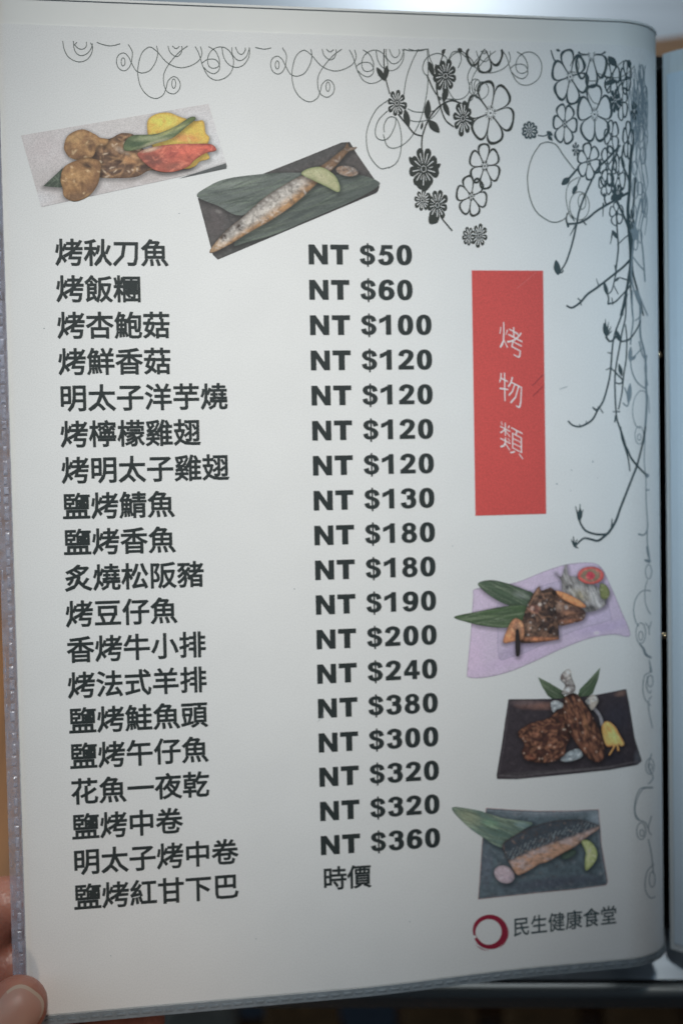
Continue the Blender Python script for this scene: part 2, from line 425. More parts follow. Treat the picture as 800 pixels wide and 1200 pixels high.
# heavy wide figures
def rect(x0, y0, x1, y1): return [(x0, y0), (x1, y0), (x1, y1), (x0, y1)]
def heavy(ch):
    wx, wy = .295, .195
    st = lambda P, sub=5, c=False, a=wx, b=wy: pen_quads(catmull(P, c, sub), a, b, c)
    def ring(cx, cy, ox, oy, a=wx, b=wy, p=2.35):
        t = np.linspace(0, 2 * math.pi, 40, endpoint=False); rx, ry = ox - a / 2, oy - b / 2
        P = np.stack([cx + rx * np.sign(np.cos(t)) * abs(np.cos(t)) ** (2 / p), cy + ry * np.sign(np.sin(t)) * abs(np.sin(t)) ** (2 / p)], 1)
        return pen_quads(P, a, b, True)
    if ch == '0': return ring(.405, .5, .405, .525), .81
    if ch == '1': return [[(.34, 0), (.62, 0), (.62, 1.02), (.38, 1.02), (.34, .94)], [(0, .58), (.18, .64), (.34, .74), (.34, .94), (.30, .93), (.16, .86), (0, .80)]], .62
    if ch == '2': return st([(.135, .69), (.2, .86), (.41, .935), (.62, .86), (.655, .70), (.56, .52), (.38, .34), (.17, .15)], a=.285) + [rect(.0, 0, .81, .20), [(0, .2), (.04, .1), (.42, .1), (.36, .2), (.2, .3)]], .81
    if ch == '3': return st([(.13, .73), (.2, .88), (.40, .94), (.60, .87), (.64, .74), (.56, .60), (.32, .555)], a=.285, b=.185) + st([(.32, .53), (.58, .50), (.67, .32), (.6, .13), (.40, .062), (.2, .12), (.13, .29)], a=.29, b=.185), .81
    if ch == '4': return [rect(.44, 0, .70, 1), rect(0, .20, .84, .40), [(0, .40), (.24, .40), (.47, .76), (.47, 1), (.42, 1)]], .84
    if ch == '5': return [rect(.17, .80, .76, 1), [(.055, .47), (.30, .50), (.385, .82), (.17, .84)]] + st([(.19, .53), (.36, .60), (.58, .54), (.68, .33), (.58, .12), (.38, .062), (.2, .12), (.13, .28)], a=.29, b=.185), .82
    if ch in '69':
        q = ring(.415, .325, .415, .35, p=2.1) + st([(.135, .36), (.15, .62), (.26, .86), (.46, .94), (.62, .89), (.69, .75)], a=.285, b=.185)
        if ch == '9': q = [[(.83 - x, 1 - y) for x, y in p] for p in q]
        return q, .83
    if ch == '8': return ring(.41, .755, .365, .27, .265, .165, 2.1) + ring(.41, .29, .41, .32, .28, .175, 2.1), .82
    if ch == '$': return st([(.68, .68), (.60, .86), (.42, .915), (.21, .86), (.155, .72), (.25, .59), (.44, .53), (.61, .44), (.67, .28), (.58, .13), (.40, .08), (.2, .14), (.13, .31)], a=.265, b=.175) + [rect(.375, -.12, .465, 1.09)], .83
    if ch == 'N': return [rect(0, 0, .285, 1), rect(.70, 0, .985, 1), [(0, 1), (.69, 0), (.985, 0), (.295, 1)]], .98
    if ch == 'T': return [rect(0, .755, .94, 1), rect(.31, 0, .63, .78)], .93
_hv = {}
def heavy_tris(ch):
    if ch not in _hv:
        q, wd = heavy(ch); pl = []
        for p in q:
            ar = sum(p[k][0] * p[(k + 1) % len(p)][1] - p[(k + 1) % len(p)][0] * p[k][1] for k in range(len(p)))
            if abs(ar) > 1e-7: pl.append(p if ar > 0 else p[::-1])
        _hv[ch] = union_tris(pl)
    return _hv[ch]
# left edges of the characters, in cap heights, as set on the page
def heavy_line(s_, u, v, cap):
    VV = []; FF = []; n = 0
    xs = [0, 1.12, None, 2.63]; x = 3.59
    pos = [(s_[0], 0), (s_[1], 1.12), ('$', 2.62)]
    for k, ch in enumerate(s_[4:]): pos.append((ch, 3.57 + .965 * k))
    for ch, x in pos:
        V, F = heavy_tris(ch); V = np.array(V)
        VV.append(np.stack([u + (V[:, 0] + x) * cap, v + (V[:, 1] - .5) * cap], 1)); FF += [tuple(k + n for k in f) for f in F]; n += len(V)
    return np.vstack(VV), FF
dishes = ['烤秋刀魚', '烤飯糰', '烤杏鮑菇', '烤鮮香菇', '明太子洋芋燒', '烤檸檬雞翅', '烤明太子雞翅', '鹽烤鯖魚', '鹽烤香魚', '炙燒松阪豬', '烤豆仔魚',
          '香烤牛小排', '烤法式羊排', '鹽烤鮭魚頭', '鹽烤午仔魚', '花魚一夜乾', '鹽烤中卷', '明太子烤中卷', '鹽烤紅甘下巴']
prices = ['50', '60', '100', '120', '120', '120', '120', '130', '180', '180', '190', '200', '240', '380', '300', '320', '320', '360', None]
U_PRICE = 76.7; SP = 10.9; CAP = 6.12; EM = 8.46
for i, (d, pr) in enumerate(zip(dishes, prices)):
    r = empty('menu_line', Matrix.Identity(4)); r.parent = menu; r.matrix_parent_inverse = Matrix.Identity(4); r.matrix_basis = Matrix.Identity(4)
    vv = -SP * i
    r['label'] = 'printed line %s at %s' % (d, ('NT $' + pr) if pr else '時價')
    V, F = cjk_line(d, 0.0, vv, EM, 0.021); page_mesh('dish_name', V, F, M['ink'], r)
    if pr: V, F = heavy_line('NT $' + pr, U_PRICE, vv, CAP)
    else: V, F = cjk_line('時價', U_PRICE + .3, vv, 7.9, 0.019)
    page_mesh('price', V, F, M['ink'], r)

# red panel with the section title
rp = page_mesh('red_panel', [(128.6, -82.4), (152.1, -82.4), (152.1, -4.7), (128.6, -4.7)], [(0, 1, 2, 3)], M['red'], menu, 0.07)
VV = []; FF = []; n = 0
for ch, (px, py) in zip('烤物類', ((598.5, 399), (598.5, 458), (599, 516))):
    a, vv = unproj(px, py); V, F = cjk_line(ch, a[0] - 4.3, vv[0], 8.4, -0.012, 1.0, 1.2, -0.52)
    VV.append(V); FF += [tuple(k + n for k in f) for f in F]; n += len(V)
page_mesh('section_title', np.vstack(VV), FF, M['white'], menu, 0.12)
sc = Ink()
sc.stroke([(623, 452), (636, 439)], .9); sc.stroke([(624, 464), (636, 452)], .8); sc.build('scratch', M['scratch_dark'], menu, base=.08)
sc = Ink(); sc.stroke([(605, 338), (628, 319)], .45, raw=True); sc.build('scratch', M['scratch'], menu, base=.08)

# footer
a, vv = unproj(611, 1086); a2, vv2 = unproj(713, 1073)
V, F = cjk_line('民生健康食堂', a[0] - 3.1, vv[0], 5.9, 0.012, 1.0, 1.12, 0.03, pitch=(a2[0] - a[0]) / 5, slope=(vv2[0] - vv[0]) / (a2[0] - a[0]))
page_mesh('shop_name', V, F, M['ink_vine'], menu)
k = Ink()
t = np.linspace(0, 2 * math.pi * .97, 60) + 2.9
cx, cy, rr = 573, 1092, 17.6
k.stroke(np.stack([cx + (rr + .4) * np.cos(t), cy + rr * np.sin(t)], 1), [2.0, 4.6, 5.0, 5.8, 7.2, 7.4, 6.4, 4.2, 2.4], raw=True)
for j in range(6):
    r2 = rr + random.uniform(1.5, 4.6); t0 = random.uniform(-.9, 1.6); tt = np.linspace(t0, t0 + random.uniform(.5, 1.2), 20)
    k.stroke(np.stack([cx + r2 * np.cos(tt), cy + r2 * np.sin(tt)], 1), [.2, 1.0, .2], raw=True)
for j in range(7):
    r2 = rr + random.uniform(-2.6, 2.9); t0 = random.uniform(0.6, 2.6); tt = np.linspace(t0, t0 + random.uniform(.6, 1.5), 20)
    k.stroke(np.stack([cx + r2 * np.cos(tt), cy + r2 * 1.02 * np.sin(tt)], 1), [.3, .8, .3], raw=True)
k.build('round_brush_emblem', M['seal'], menu)

# ------------------------------------------------------------------ floral ornament
def Z(x0, y0, s, pts): return [(x0 + x / s, y0 + y / s) for x, y in pts]
def topline(x): return np.interp(x, [75, 130, 235, 400, 640, 700, 745], [48, 50, 54, 57, 57.5, 61, 70])
curl = Ink()
g1 = lambda P: Z(60, 30, 4, P)
pat = [
 [(215, 78), (240, 88), (280, 95), (325, 85)],
 [(362, 88), (380, 120), (380, 150), (370, 190), (345, 212), (318, 200), (307, 170), (315, 140), (340, 128), (362, 145), (380, 180), (400, 212), (430, 222), (465, 208), (490, 170), (500, 130), (495, 95)],
 [(640, 95), (600, 125), (560, 170), (535, 210), (527, 240), (530, 280), (545, 310), (575, 320), (600, 300), (605, 270), (590, 245), (570, 240), (548, 260), (540, 290), (525, 325), (490, 342), (450, 325), (420, 285), (407, 230), (410, 180), (425, 130), (450, 105), (470, 102), (500, 125), (540, 170), (580, 192), (620, 197), (665, 183), (695, 160), (707, 130), (700, 98)],
 [(548, 95), (558, 125), (585, 145), (605, 135), (614, 110), (612, 95)], [(568, 95), (585, 108), (602, 97)],
 [(675, 98), (690, 125), (703, 165), (715, 200), (740, 240), (775, 256), (815, 245), (845, 215), (855, 165), (840, 125), (810, 102), (775, 103), (745, 125), (733, 160), (740, 190), (760, 200), (785, 190), (788, 160), (770, 120), (738, 98)],
 [(705, 178), (730, 160), (765, 158), (785, 175), (788, 205), (765, 225), (735, 215), (715, 195)],
 [(800, 100), (808, 145), (830, 180), (865, 196), (900, 185), (925, 150), (930, 115), (922, 92)],
 [(848, 95), (848, 130), (868, 158), (890, 163), (915, 145), (928, 110), (932, 92)],
 [(862, 95), (875, 125), (893, 135), (910, 115), (906, 92)],
]
first = [[(55, 72), (62, 110), (80, 145), (110, 165), (140, 170), (170, 158), (190, 130), (195, 100), (185, 80)],
 [(105, 72), (108, 105), (120, 130), (142, 141), (168, 132), (188, 108), (194, 84)], [(112, 92), (130, 108), (150, 110), (165, 98), (166, 76)], [(108, 92), (122, 78)]]
for P in first: curl.stroke(g1(P), .95, ymin=48)
for rep in range(4):
    dx = rep * 180.3
    for P in pat:
        Q = np.array(g1(P)); Q[:, 0] += dx; Q[:, 1] += [0, 3.8, 6.0, 7.0][rep]
        if Q[:, 0].max() > 648: continue
        if rep == 2 and 500 < Q[:, 0].mean() < 545: continue
        curl.stroke(Q, .95, ymin=topline)
    for (ex, ey, rx, ry) in ((338, 170, 9, 19), (575, 272, 9, 22)):
        c0 = g1([(ex, ey)])[0]
        if c0[0] + dx < 500: curl.stroke(ell(c0[0] + dx, c0[1] + rep * 3.6, rx / 4, ry / 4), .9, closed=True, sub=2)
zA = lambda P: Z(400, 40, 4, P); zB = lambda P: Z(600, 40, 4, P); zC = lambda P: Z(440, 170, 4, P); zD = lambda P: Z(600, 170, 4, P)
zE = lambda P: Z(640, 340, 5, P); zF = lambda P: Z(640, 500, 5, P); zG = lambda P: Z(720, 640, 5, P); zH = lambda P: Z(500, 900, 2.667, P); zI = lambda P: Z(500, 640, 2.667, P)
for P in ([(360, 70), (330, 130), (305, 200), (290, 290)],
          [(195, 470), (215, 525), (260, 532), (320, 490), (370, 400), (400, 270), (405, 150), (400, 70)],
          [(310, 350), (350, 365), (430, 360), (480, 320)], [(300, 395), (350, 410), (420, 395), (470, 335)],
          [(400, 195), (385, 180), (380, 150), (400, 110), (450, 90), (490, 110), (492, 140)],
          [(400, 200), (450, 290), (520, 305), (570, 300), (600, 260), (590, 200), (610, 150), (650, 100), (670, 68)],
          [(500, 120), (520, 85), (550, 85), (560, 120), (545, 160)], [(290, 70), (320, 78), (360, 75), (400, 70)],
          [(200, 460), (198, 430), (215, 395), (240, 388), (265, 410), (280, 480), (275, 560), (255, 605), (220, 628)],
          [(215, 360), (175, 400), (158, 450), (165, 485), (195, 497), (225, 480), (250, 430), (255, 390)],
          [(405, 70), (412, 110), (430, 150)]):
    curl.stroke(zA(P), 1.0)
curl.stroke([(455, 117), (441, 128), (431, 148), (429, 165), (433, 183), (445, 197), (456, 196)], 1.0)
curl.stroke(ell(556, 102, 6.5, 9.5, .2), .9, closed=True, sub=2); curl.stroke(ell(558, 100, 3, 6.5, .2), .9, closed=True, sub=2)
curl.stroke(zD([(130, -5), (90, 60), (70, 150), (80, 240), (110, 310), (160, 350), (200, 362), (245, 345), (265, 310)]), 1.1)
curl.stroke(zD([(130, -5), (165, -14), (205, 0), (240, 50), (290, 115)]), 1.1)
curl.stroke(zD([(310, 150), (265, 180), (250, 240), (265, 320), (290, 355)]), .9)
curl.stroke(np.array(zD(ell(313, 285, 46, 66))), .9, closed=True, sub=2); curl.stroke(np.array(zD(ell(325, 265, 18, 36))), .9, closed=True, sub=2)
curl.stroke(zB([(270, 150), (285, 120), (305, 125), (310, 160), (295, 180), (280, 175)]), .9)
curl.stroke(zB([(390, 180), (430, 195), (480, 205), (530, 190), (570, 150)]), .9); curl.stroke(zB([(345, 250), (360, 290), (380, 320), (410, 330)]), .9)
curl.stroke(zB([(430, 250), (460, 200), (480, 160), (520, 125)]), .9)
curl.stroke(zB([(330, 180), (350, 215), (400, 215), (430, 170), (445, 120)]), .9)
curl.build('curly_border', M['ink_thin'], menu)

fl = Ink(); fl2 = Ink(); fo = Ink()
def outline_flower(k, cx, cy, rx, ry, n=6, rot=0.0, wd=2.3, clip=None):
    """five or six broad petals drawn as a thick wavy outline with thin veins and dotted heart"""
    rg = np.random.RandomState(int(cx * 7 + cy)); edges = []
    for j in range(n):
        a0 = rot + 2 * math.pi * j / n; a1 = rot + 2 * math.pi * (j + 1) / n; am = (a0 + a1) / 2
        r1 = 1 + rg.uniform(-.06, .06); h = []
        for f, r in ((0.03, .62), (.10, .86), (.25, .98), (.5, 1.0), (.75, .98), (.90, .86), (.97, .62)):
            a = a0 + (a1 - a0) * f; h.append((cx + rx * r * r1 * math.cos(a), cy + ry * r * r1 * math.sin(a)))
        P = [(cx + rx * .16 * math.cos(a0 + .1), cy + ry * .16 * math.sin(a0 + .1))] + h + [(cx + rx * .16 * math.cos(a1 - .1), cy + ry * .16 * math.sin(a1 - .1))]
        wdl = [.6, 1.1, wd * 1.05, wd * 1.35, wd * 1.1, wd * 1.4, wd * 1.05, 1.1, .6]
        k.stroke(P, [x * rg.uniform(.85, 1.15) for x in wdl], sub=4, ymin=clip)
        a = am + rg.uniform(-.1, .1)
        for q in (-.22, .22):
            k.stroke([(cx + rx * .1 * math.cos(a + q), cy + ry * .1 * math.sin(a + q)), (cx + rx * .24 * math.cos(a + q), cy + ry * .24 * math.sin(a + q))], .6, sub=1, ymin=clip)
        if clip is None: k.poly(ell(cx + rx * .18 * math.cos(a0), cy + ry * .18 * math.sin(a0), .95, 1.05, 0, 8), smooth=False)
    if clip is None: k.poly(ell(cx, cy, 1.2, 1.3, 0, 8), smooth=False)
def daisy(k, kh, cx, cy, rx, ry, n=8, rot=.2):
    rg = np.random.RandomState(int(cx * 3 + cy))
    for j in range(n):
        a = rot + 2 * math.pi * j / n; r = rg.uniform(.88, 1.05); c, s_ = math.cos(a), math.sin(a)
        L = []
        for f, wd_ in ((.12, .05), (.45, .14), (.75, .24), (.95, .2), (1.04, .02)):
            L.append((f, wd_))
        P = [(cx + rx * r * (f * c - q * s_), cy + ry * r * (f * s_ + q * c)) for f, q in L] + [(cx + rx * r * (f * c + q * s_), cy + ry * r * (f * s_ - q * c)) for f, q in L[::-1]]
        k.poly(P, sub=3)
        if rx > 7: kh.stroke([(cx + rx * .26 * c, cy + ry * .26 * s_), (cx + rx * .5 * c, cy + ry * .5 * s_), (cx + rx * .78 * r * c, cy + ry * .78 * r * s_)], [.5, 1.0, 1.1], sub=3)
    k.poly(ell(cx, cy, rx * .3, ry * .26, 0, 12), smooth=False)
    kh.stroke(ell(cx, cy, rx * .17, ry * .15, 0, 8), .6, closed=True, sub=1)
up = -math.pi / 2
for a in ((574.3, 132.5, 27, 38, 6, up + .25, 2.5), (567.5, 194.5, 18.5, 27, 6, up + .45, 2.0), (552, 230, 16.8, 24, 6, up + .2, 2.0)):
    outline_flower(fl, *a)
outline_flower(fl, 567, 55, 21, 29, 6, up + .5, 2.4, clip=topline)
for a in ((667.5, 90, 20, 31, 6, up + .3, 2.4), (696, 134, 21, 35, 5, up + .6, 2.3), (661, 145, 14, 23, 6, up + .1, 1.9), (689, 189, 13.5, 21.5, 6, up + .35, 1.8),
          (711, 195, 10, 24, 6, up, 1.6), (716, 160, 8, 20, 5, up + .3, 1.5), (724, 205, 8, 24, 5, up + .1, 1.5), (709, 215, 8, 16, 5, up + .4, 1.4), (728, 120, 7, 22, 5, 0, 1.4), (735, 165, 6, 22, 5, .4, 1.4),
          (722, 250, 8, 14, 5, .2, 1.2), (716, 90, 9, 22, 5, .5, 1.4), (733, 90, 6, 20, 5, .1, 1.3)):
    outline_flower(fl2, *a)
outline_flower(fl2, 692.5, 64, 18, 37, 6, up + .52, 2.3, clip=60)
hi = Ink(); hi2 = Ink()
for a in ((464.5, 121, 11.5, 16.5, 8), (521.5, 89, 13.5, 19.5, 9), (542, 139, 12.5, 20, 8), (496, 198, 17, 25, 9), (494.5, 235, 10, 13, 8), (512, 240.5, 12.5, 19, 9), (561, 276, 10, 14.5, 8), (549, 277, 8, 11, 9)):
    daisy(fl, hi, *a)
for a in ((620, 153, 9.5, 10.5, 10), (674, 175, 4.5, 8, 7), (720, 118, 7, 15, 8), (723, 226, 7, 10, 8), (739, 258, 4, 12, 7), (742, 130, 4, 12, 7)): daisy(fl2, hi2, *a)
for q in ((479, 184, 489, 196, 7), (516, 192, 505, 200, 6), (503, 262, 513, 250, 12), (488, 206, 492, 222, 7), (504, 208, 498, 224, 7)): fl.leaf(*q)
for q in ((441, 79, 451, 95, 6), (453, 77, 451.5, 93, 6), (500, 140, 501.5, 117, 7.5), (502, 141, 514.5, 155.5, 9), (474, 128, 478.5, 149, 7), (519, 119, 526, 136, 6), (523, 103, 519, 120, 7), (502, 72, 508, 90, 6), (510, 75, 512, 90, 4), (493, 152, 495, 143, 3), (536, 57, 541, 61, 5), (520, 57.5, 518, 64, 4)):
    fl.leaf(*q)
fl.stroke(zA([(200, 70), (198, 110), (203, 190), (225, 280)]), 1.4); fl.stroke(zA([(265, 375), (310, 430), (340, 465), (378, 478)]), 1.7)
fl.stroke(zA([(375, 545), (378, 480), (405, 405), (450, 345), (510, 312), (560, 325)]), 1.8); fl.stroke(zA([(445, 200), (445, 260), (460, 330), (485, 400), (525, 435)]), 1.7)
fl.stroke(zA([(485, 70), (470, 110), (445, 190)]), 1.5); fl.stroke(zA([(400, 190), (430, 260), (465, 310)]), 1.3)
fl.stroke(zC([(310, 345), (335, 375), (358, 402)]), 1.6); fl.stroke(zC([(215, -5), (215, 30)]), 1.4)
fl.stroke([(540, 59), (552, 70), (556, 79)], 1.0)
fl.build('flower_print', M['ink_olive'], menu, label='dark olive flower sprig in the middle of the top edge')
hi.build('petal_lines', M['paper'], menu, base=.07, kind='stuff')
fl2.stroke(zB([(180, 75), (195, 120), (215, 130)]), 1.6); fl2.stroke(zB([(118, 475), (150, 477), (180, 460)]), 1.4)
for q in ((640, 154, 647, 159, 5), (641, 159, 647, 165, 4), (712, 66, 722, 78, 8), (736, 70, 737, 80, 5), (710, 98, 722, 94, 6), (651, 58, 656, 60, 3)): fl2.leaf(*q)
fl2.leaf(708, 100, 716, 94, 5); fl2.stroke(zB([(440, 270), (470, 230), (540, 210), (560, 200)]), 1.6)
fl2.build('flower_print', M['ink_vine'], menu, label='dark teal flower cluster near the top right corner')
hi2.build('petal_lines', M['paper'], menu, base=.07, kind='stuff')

vn = Ink(); 
def vine(P, wd): vn.stroke(P, (np.array(wd) * 1.1 + .1).tolist() if not np.isscalar(wd) else wd * 1.1 + .1)
vine(zD([(505, 0), (440, 70), (400, 110), (350, 210), (315, 300), (300, 370), (285, 440), (265, 510), (245, 560), (215, 603)]), [2.2, 2.0, 1.9, 1.5])
vn.leaf(*zD([(214, 610)])[0], *zD([(203, 538)])[0], 7.5); vine(zD([(300, 365), (285, 395), (268, 425)]), [1.6, .6]); vine(zD([(210, 600), (232, 596), (238, 585)]), [2, 1])
vine(zD([(545, 222), (480, 258), (400, 305), (350, 345), (310, 365), (262, 370)]), [2.6, 2.2, 2.2, 2.2]); vine(zD([(262, 385), (252, 350), (256, 318)]), [2.4, 1]); vine(zD([(325, 350), (345, 375)]), 1.4); vine(zD([(275, 325), (290, 358)]), 1.1)
vn.leaf(*zD([(268, 152)])[0], *zD([(230, 187)])[0], 7); vine(zD([(303, 112), (262, 160)]), 2.2); vn.leaf(*zD([(302, 188)])[0], *zD([(281, 230)])[0], 5); vine(zD([(318, 150), (297, 200)]), 1.1)
vn.poly(zD([(462, 240), (480, 222), (500, 228), (522, 228), (508, 246), (496, 262), (480, 256), (462, 258)])); vine(zD([(430, 225), (432, 260), (440, 280)]), 1.8); vine(zD([(425, 270), (423, 335)]), [1.5, .7])
vine(zD([(548, 540), (520, 570), (470, 610), (400, 665), (350, 700), (320, 735), (280, 762), (252, 752)]), [2.3, 2.2, 2.2, 1.8]); vine(zD([(392, 626), (404, 660)]), [.6, 1.3]); vine(zD([(305, 718), (325, 735)]), 1.3); vine(zD([(480, 562), (486, 608)]), [1.8, 1]); vine(zD([(318, 732), (322, 752)]), 1)
vine(zD([(487, 330), (490, 400), (495, 480), (487, 560), (480, 620), (465, 680), (445, 700)]), [1.6, 1.7, 1.4, 1.2]); vine(zD([(470, 400), (458, 465)]), [2, .7]); vn.leaf(*zD([(470, 400)])[0], *zD([(490, 440)])[0], 4); vine(zD([(490, 470), (520, 440), (545, 420)]), 1.1)
vn.leaf(*zD([(445, 705)])[0], *zD([(428, 640)])[0], 4.5); vn.leaf(*zD([(500, 620)])[0], *zD([(478, 640)])[0], 3); vine(zD([(445, 745), (480, 735), (520, 695), (550, 660), (555, 640)]), [1.8, 1.5, 1.2]); vine(zD([(465, 715), (470, 750)]), .9); vine(zD([(445, 700), (450, 720), (447, 745)]), 1.6); vine(zD([(475, 660), (495, 700)]), .9); vine(zD([(500, 620), (545, 635)]), 1.2)
vine(zD([(560, 0), (550, 100), (548, 200), (540, 300), (545, 400), (552, 500), (548, 600), (530, 700), (505, 800)]), [3.2, 3.0, 3.2, 2.6, 1.7]); vine(zD([(480, 250), (520, 330), (545, 400), (555, 480)]), [2.2, 2.2]); vine(zD([(520, 0), (512, 80), (540, 150), (552, 200)]), 1.8)
vine(zD([(575, 150), (565, 300), (560, 400), (558, 520), (563, 600), (590, 700), (612, 800)]), [1.6, 2.6, 2.2, 1.6]); vine(zD([(550, 560), (552, 640), (556, 720), (562, 800)]), 1.5); vine(zD([(500, 0), (480, 60), (465, 130), (480, 220)]), 2.0); vine(zD([(545, 590), (535, 660), (520, 740), (515, 800)]), 1.5)
vine(zE([(470, 20), (455, 90), (430, 170), (400, 250), (385, 330), (378, 420), (370, 500), (355, 570), (330, 650), (300, 700), (270, 755), (230, 785), (190, 800), (150, 790), (125, 765)]), [1.8, 1.7, 1.8, 2.0, 1.4])
for P in ([(355, 365), (382, 372)], [(345, 468), (375, 455)], [(310, 690), (330, 720)], [(230, 765), (235, 785)], [(385, 712), (430, 712)], [(190, 785), (200, 800)]): vine(zE(P), [.7, 1.3])
vine(zE([(268, 685), (285, 700), (302, 702)]), [1.2, 2.8]); vine(zE([(405, 735), (398, 775)]), [2.2, 1.4]); vine(zE([(302, 680), (298, 705)]), 1)
vine(zE([(465, 60), (460, 160), (440, 250), (425, 340), (410, 420), (400, 500), (400, 600), (405, 700), (412, 760), (440, 840), (460, 905)]), [1.3, 1.7, 1.6, 1.6, 1.8]); vine(zE([(460, 200), (468, 280), (465, 400), (450, 500), (440, 600), (420, 700)]), [1.2, 1.5, 1.4])
vine(zE([(345, 272), (370, 300), (400, 280), (412, 250)]), [2.4, 1.6, 1.2]); vn.leaf(*zE([(352, 275)])[0], *zE([(336, 190)])[0], 6)
for q in ((342, 168), (362, 185), (378, 212), (382, 238)): vine(zE([(352, 265), q]), [2.2, .5])
vine(zE([(430, 302), (480, 290), (520, 240), (550, 180)]), [1.8, 1.3]); vn.leaf(*zE([(425, 298)])[0], *zE([(408, 235)])[0], 5)
vn.leaf(*zE([(440, 505)])[0], *zE([(422, 430)])[0], 4.5); vine(zE([(375, 455), (420, 500), (445, 530), (430, 548), (400, 542)]), [1.2, 1.7, 1.2])
vine(zF([(430, 0), (445, 80), (470, 130), (495, 185), (540, 240), (585, 285)]), [1.8, 2.0, 1.7]); vine(zF([(448, 90), (475, 180), (487, 262)]), [1.6, 1.4, 1.0])
vine(zF([(578, 0), (560, 100), (530, 220), (500, 300), (465, 390), (430, 480), (405, 550), (370, 610), (340, 640), (300, 668), (260, 660), (215, 655), (165, 700)]), [1.7, 2.1, 2.3, 2.6, 2.2, 1.6])
vine(zF([(352, 630), (290, 630), (230, 610), (200, 570), (190, 540)]), [2.2, 2.0, 1.6])
vn.leaf(*zF([(190, 552)])[0], *zF([(196, 480)])[0], 6)
for q in ((168, 465), (195, 452), (213, 485), (180, 500)): vine(zF([(191, 550), q]), [2.4, .6])
for q in ((143, 660), (155, 642), (186, 712), (178, 660)): vine(zF([(163, 700), q]), [2.4, .7])
vine(zF([(382, 538), (380, 592)]), [.7, 2.2])
vn.build('vine_print', M['ink_vine'], menu, label='dark teal leafless vine hanging down the right side')

# ornament along the fold; film haze at the curl is put into its paler ink
fd = Ink()
def fade(P, wd): fd.stroke(P, wd)
for a in range(22):
    x = random.uniform(736, 757); y = random.uniform(72, 250); P = [(x, y)]
    for q in range(5): x += random.uniform(-4, 4); x = min(max(x, 731), 758); y += random.uniform(8, 22); P.append((x, y))
    fade(P, [.6, 1.2, .7])
for a in range(22):
    x = random.uniform(740, 757); y = random.uniform(74, 125); P = [(x, y)]
    for q in range(3): x += random.uniform(-3, 3); x = min(max(x, 735), 758); y += random.uniform(8, 20); P.append((x, y))
    fade(P, [.8, 1.5, .8])
for a in range(16):
    x = random.uniform(742, 756); y = random.uniform(80, 300); fd.stroke(ell(x, y, random.uniform(2, 4), random.uniform(6, 14)), 1.2, closed=True, sub=2)
fade(zD([(600, 250), (580, 340), (570, 420), (560, 520)]), 2); fade(zD([(560, 520), (590, 560), (618, 590)]), 1.5); fade(zD([(560, 520), (556, 620), (575, 700), (600, 760)]), 2); fade(zD([(620, 300), (600, 400), (610, 500), (620, 640)]), 1.6)
fd.leaf(*zD([(570, 450)])[0], *zD([(575, 380)])[0], 7); fd.leaf(*zD([(565, 420)])[0], *zD([(560, 360)])[0], 7)
for P, wd in (([(500, 0), (500, 100), (505, 180), (495, 260), (490, 320)], 1.8), ([(490, 420), (500, 480), (530, 540), (582, 582)], 1.4), ([(520, 0), (545, 80), (545, 200), (550, 280), (570, 360), (580, 450), (580, 560), (585, 650), (580, 750), (570, 860), (560, 905)], 2.4),
              ([(530, 0), (560, 80), (590, 150)], 1.6), ([(570, 330), (520, 380), (490, 420)], 1.2), ([(515, 180), (540, 160), (560, 110)], 1.2), ([(455, 570), (470, 610), (480, 650), (470, 680), (445, 660)], 1.6), ([(540, 300), (560, 380), (585, 410)], 1.5), ([(585, 380), (575, 460), (590, 560)], 1.6),
              ([(600, 720), (592, 620), (565, 592), (540, 595), (512, 640), (502, 720), (520, 790), (547, 810)], .9)): fade(zE(P), wd)
fd.leaf(*zE([(485, 418)])[0], *zE([(492, 330)])[0], 4.5); fd.leaf(*zE([(490, 410)])[0], *zE([(522, 385)])[0], 4); fd.leaf(*zE([(478, 665)])[0], *zE([(488, 545)])[0], 5.5)
fd.stroke(np.array(zE(ell(541, 850, 25, 52))), .8, closed=True, sub=2); fd.stroke(np.array(zE(ell(541, 862, 11, 18))), .9, closed=True, sub=2)
fade(zF([(575, 60), (570, 200), (580, 300), (580, 400), (585, 500), (590, 580), (580, 622), (560, 635), (535, 628)]), [1, 1, 1.1, 1.6, 2.0]); fade(zF([(588, 600), (588, 680), (600, 760), (596, 800)]), 1.2)
fd.leaf(*zF([(590, 300)])[0], *zF([(582, 272)])[0], 5); fade(zF([(580, 372), (600, 370)]), 1.6); fade(zF([(572, 780), (600, 795)]), 2.2)
for P, wd in (([(185, 0), (190, 40), (205, 90)], 1.6), ([(178, 88), (190, 82), (205, 95)], 2.2), ([(208, 262), (160, 262), (120, 310), (108, 380), (120, 440), (138, 470)], 1.1), ([(188, 200), (175, 250), (175, 320), (190, 370), (208, 400)], .9),
              ([(140, 570), (165, 600), (180, 635), (212, 655)], [1.2, 2.6, 3, 2.0]), ([(175, 450), (195, 475), (200, 520)], .9), ([(198, 665), (205, 700), (210, 740)], [.8, 1.6, 2.8]), ([(205, 738), (172, 760), (162, 830), (172, 890), (207, 935)], 1.0),
              ([(190, 760), (182, 820), (200, 860), (212, 845)], 1.0), ([(215, 880), (198, 900), (196, 960), (218, 1065)], .9), ([(200, 480), (212, 440)], .8)): fade(zG(P), wd)
for e_ in ((195, 150, 18, 42), (150, 510, 28, 60), (150, 525, 13, 26), (205, 790, 16, 34)): fd.stroke(np.array(zG(ell(*e_))), .9, closed=True, sub=2)
fd.stroke(np.array(zI(ell(695, 688, 13, 24))), .9, closed=True, sub=2); fd.stroke(np.array(zI(ell(697, 690, 5, 10))), .9, closed=True, sub=2)
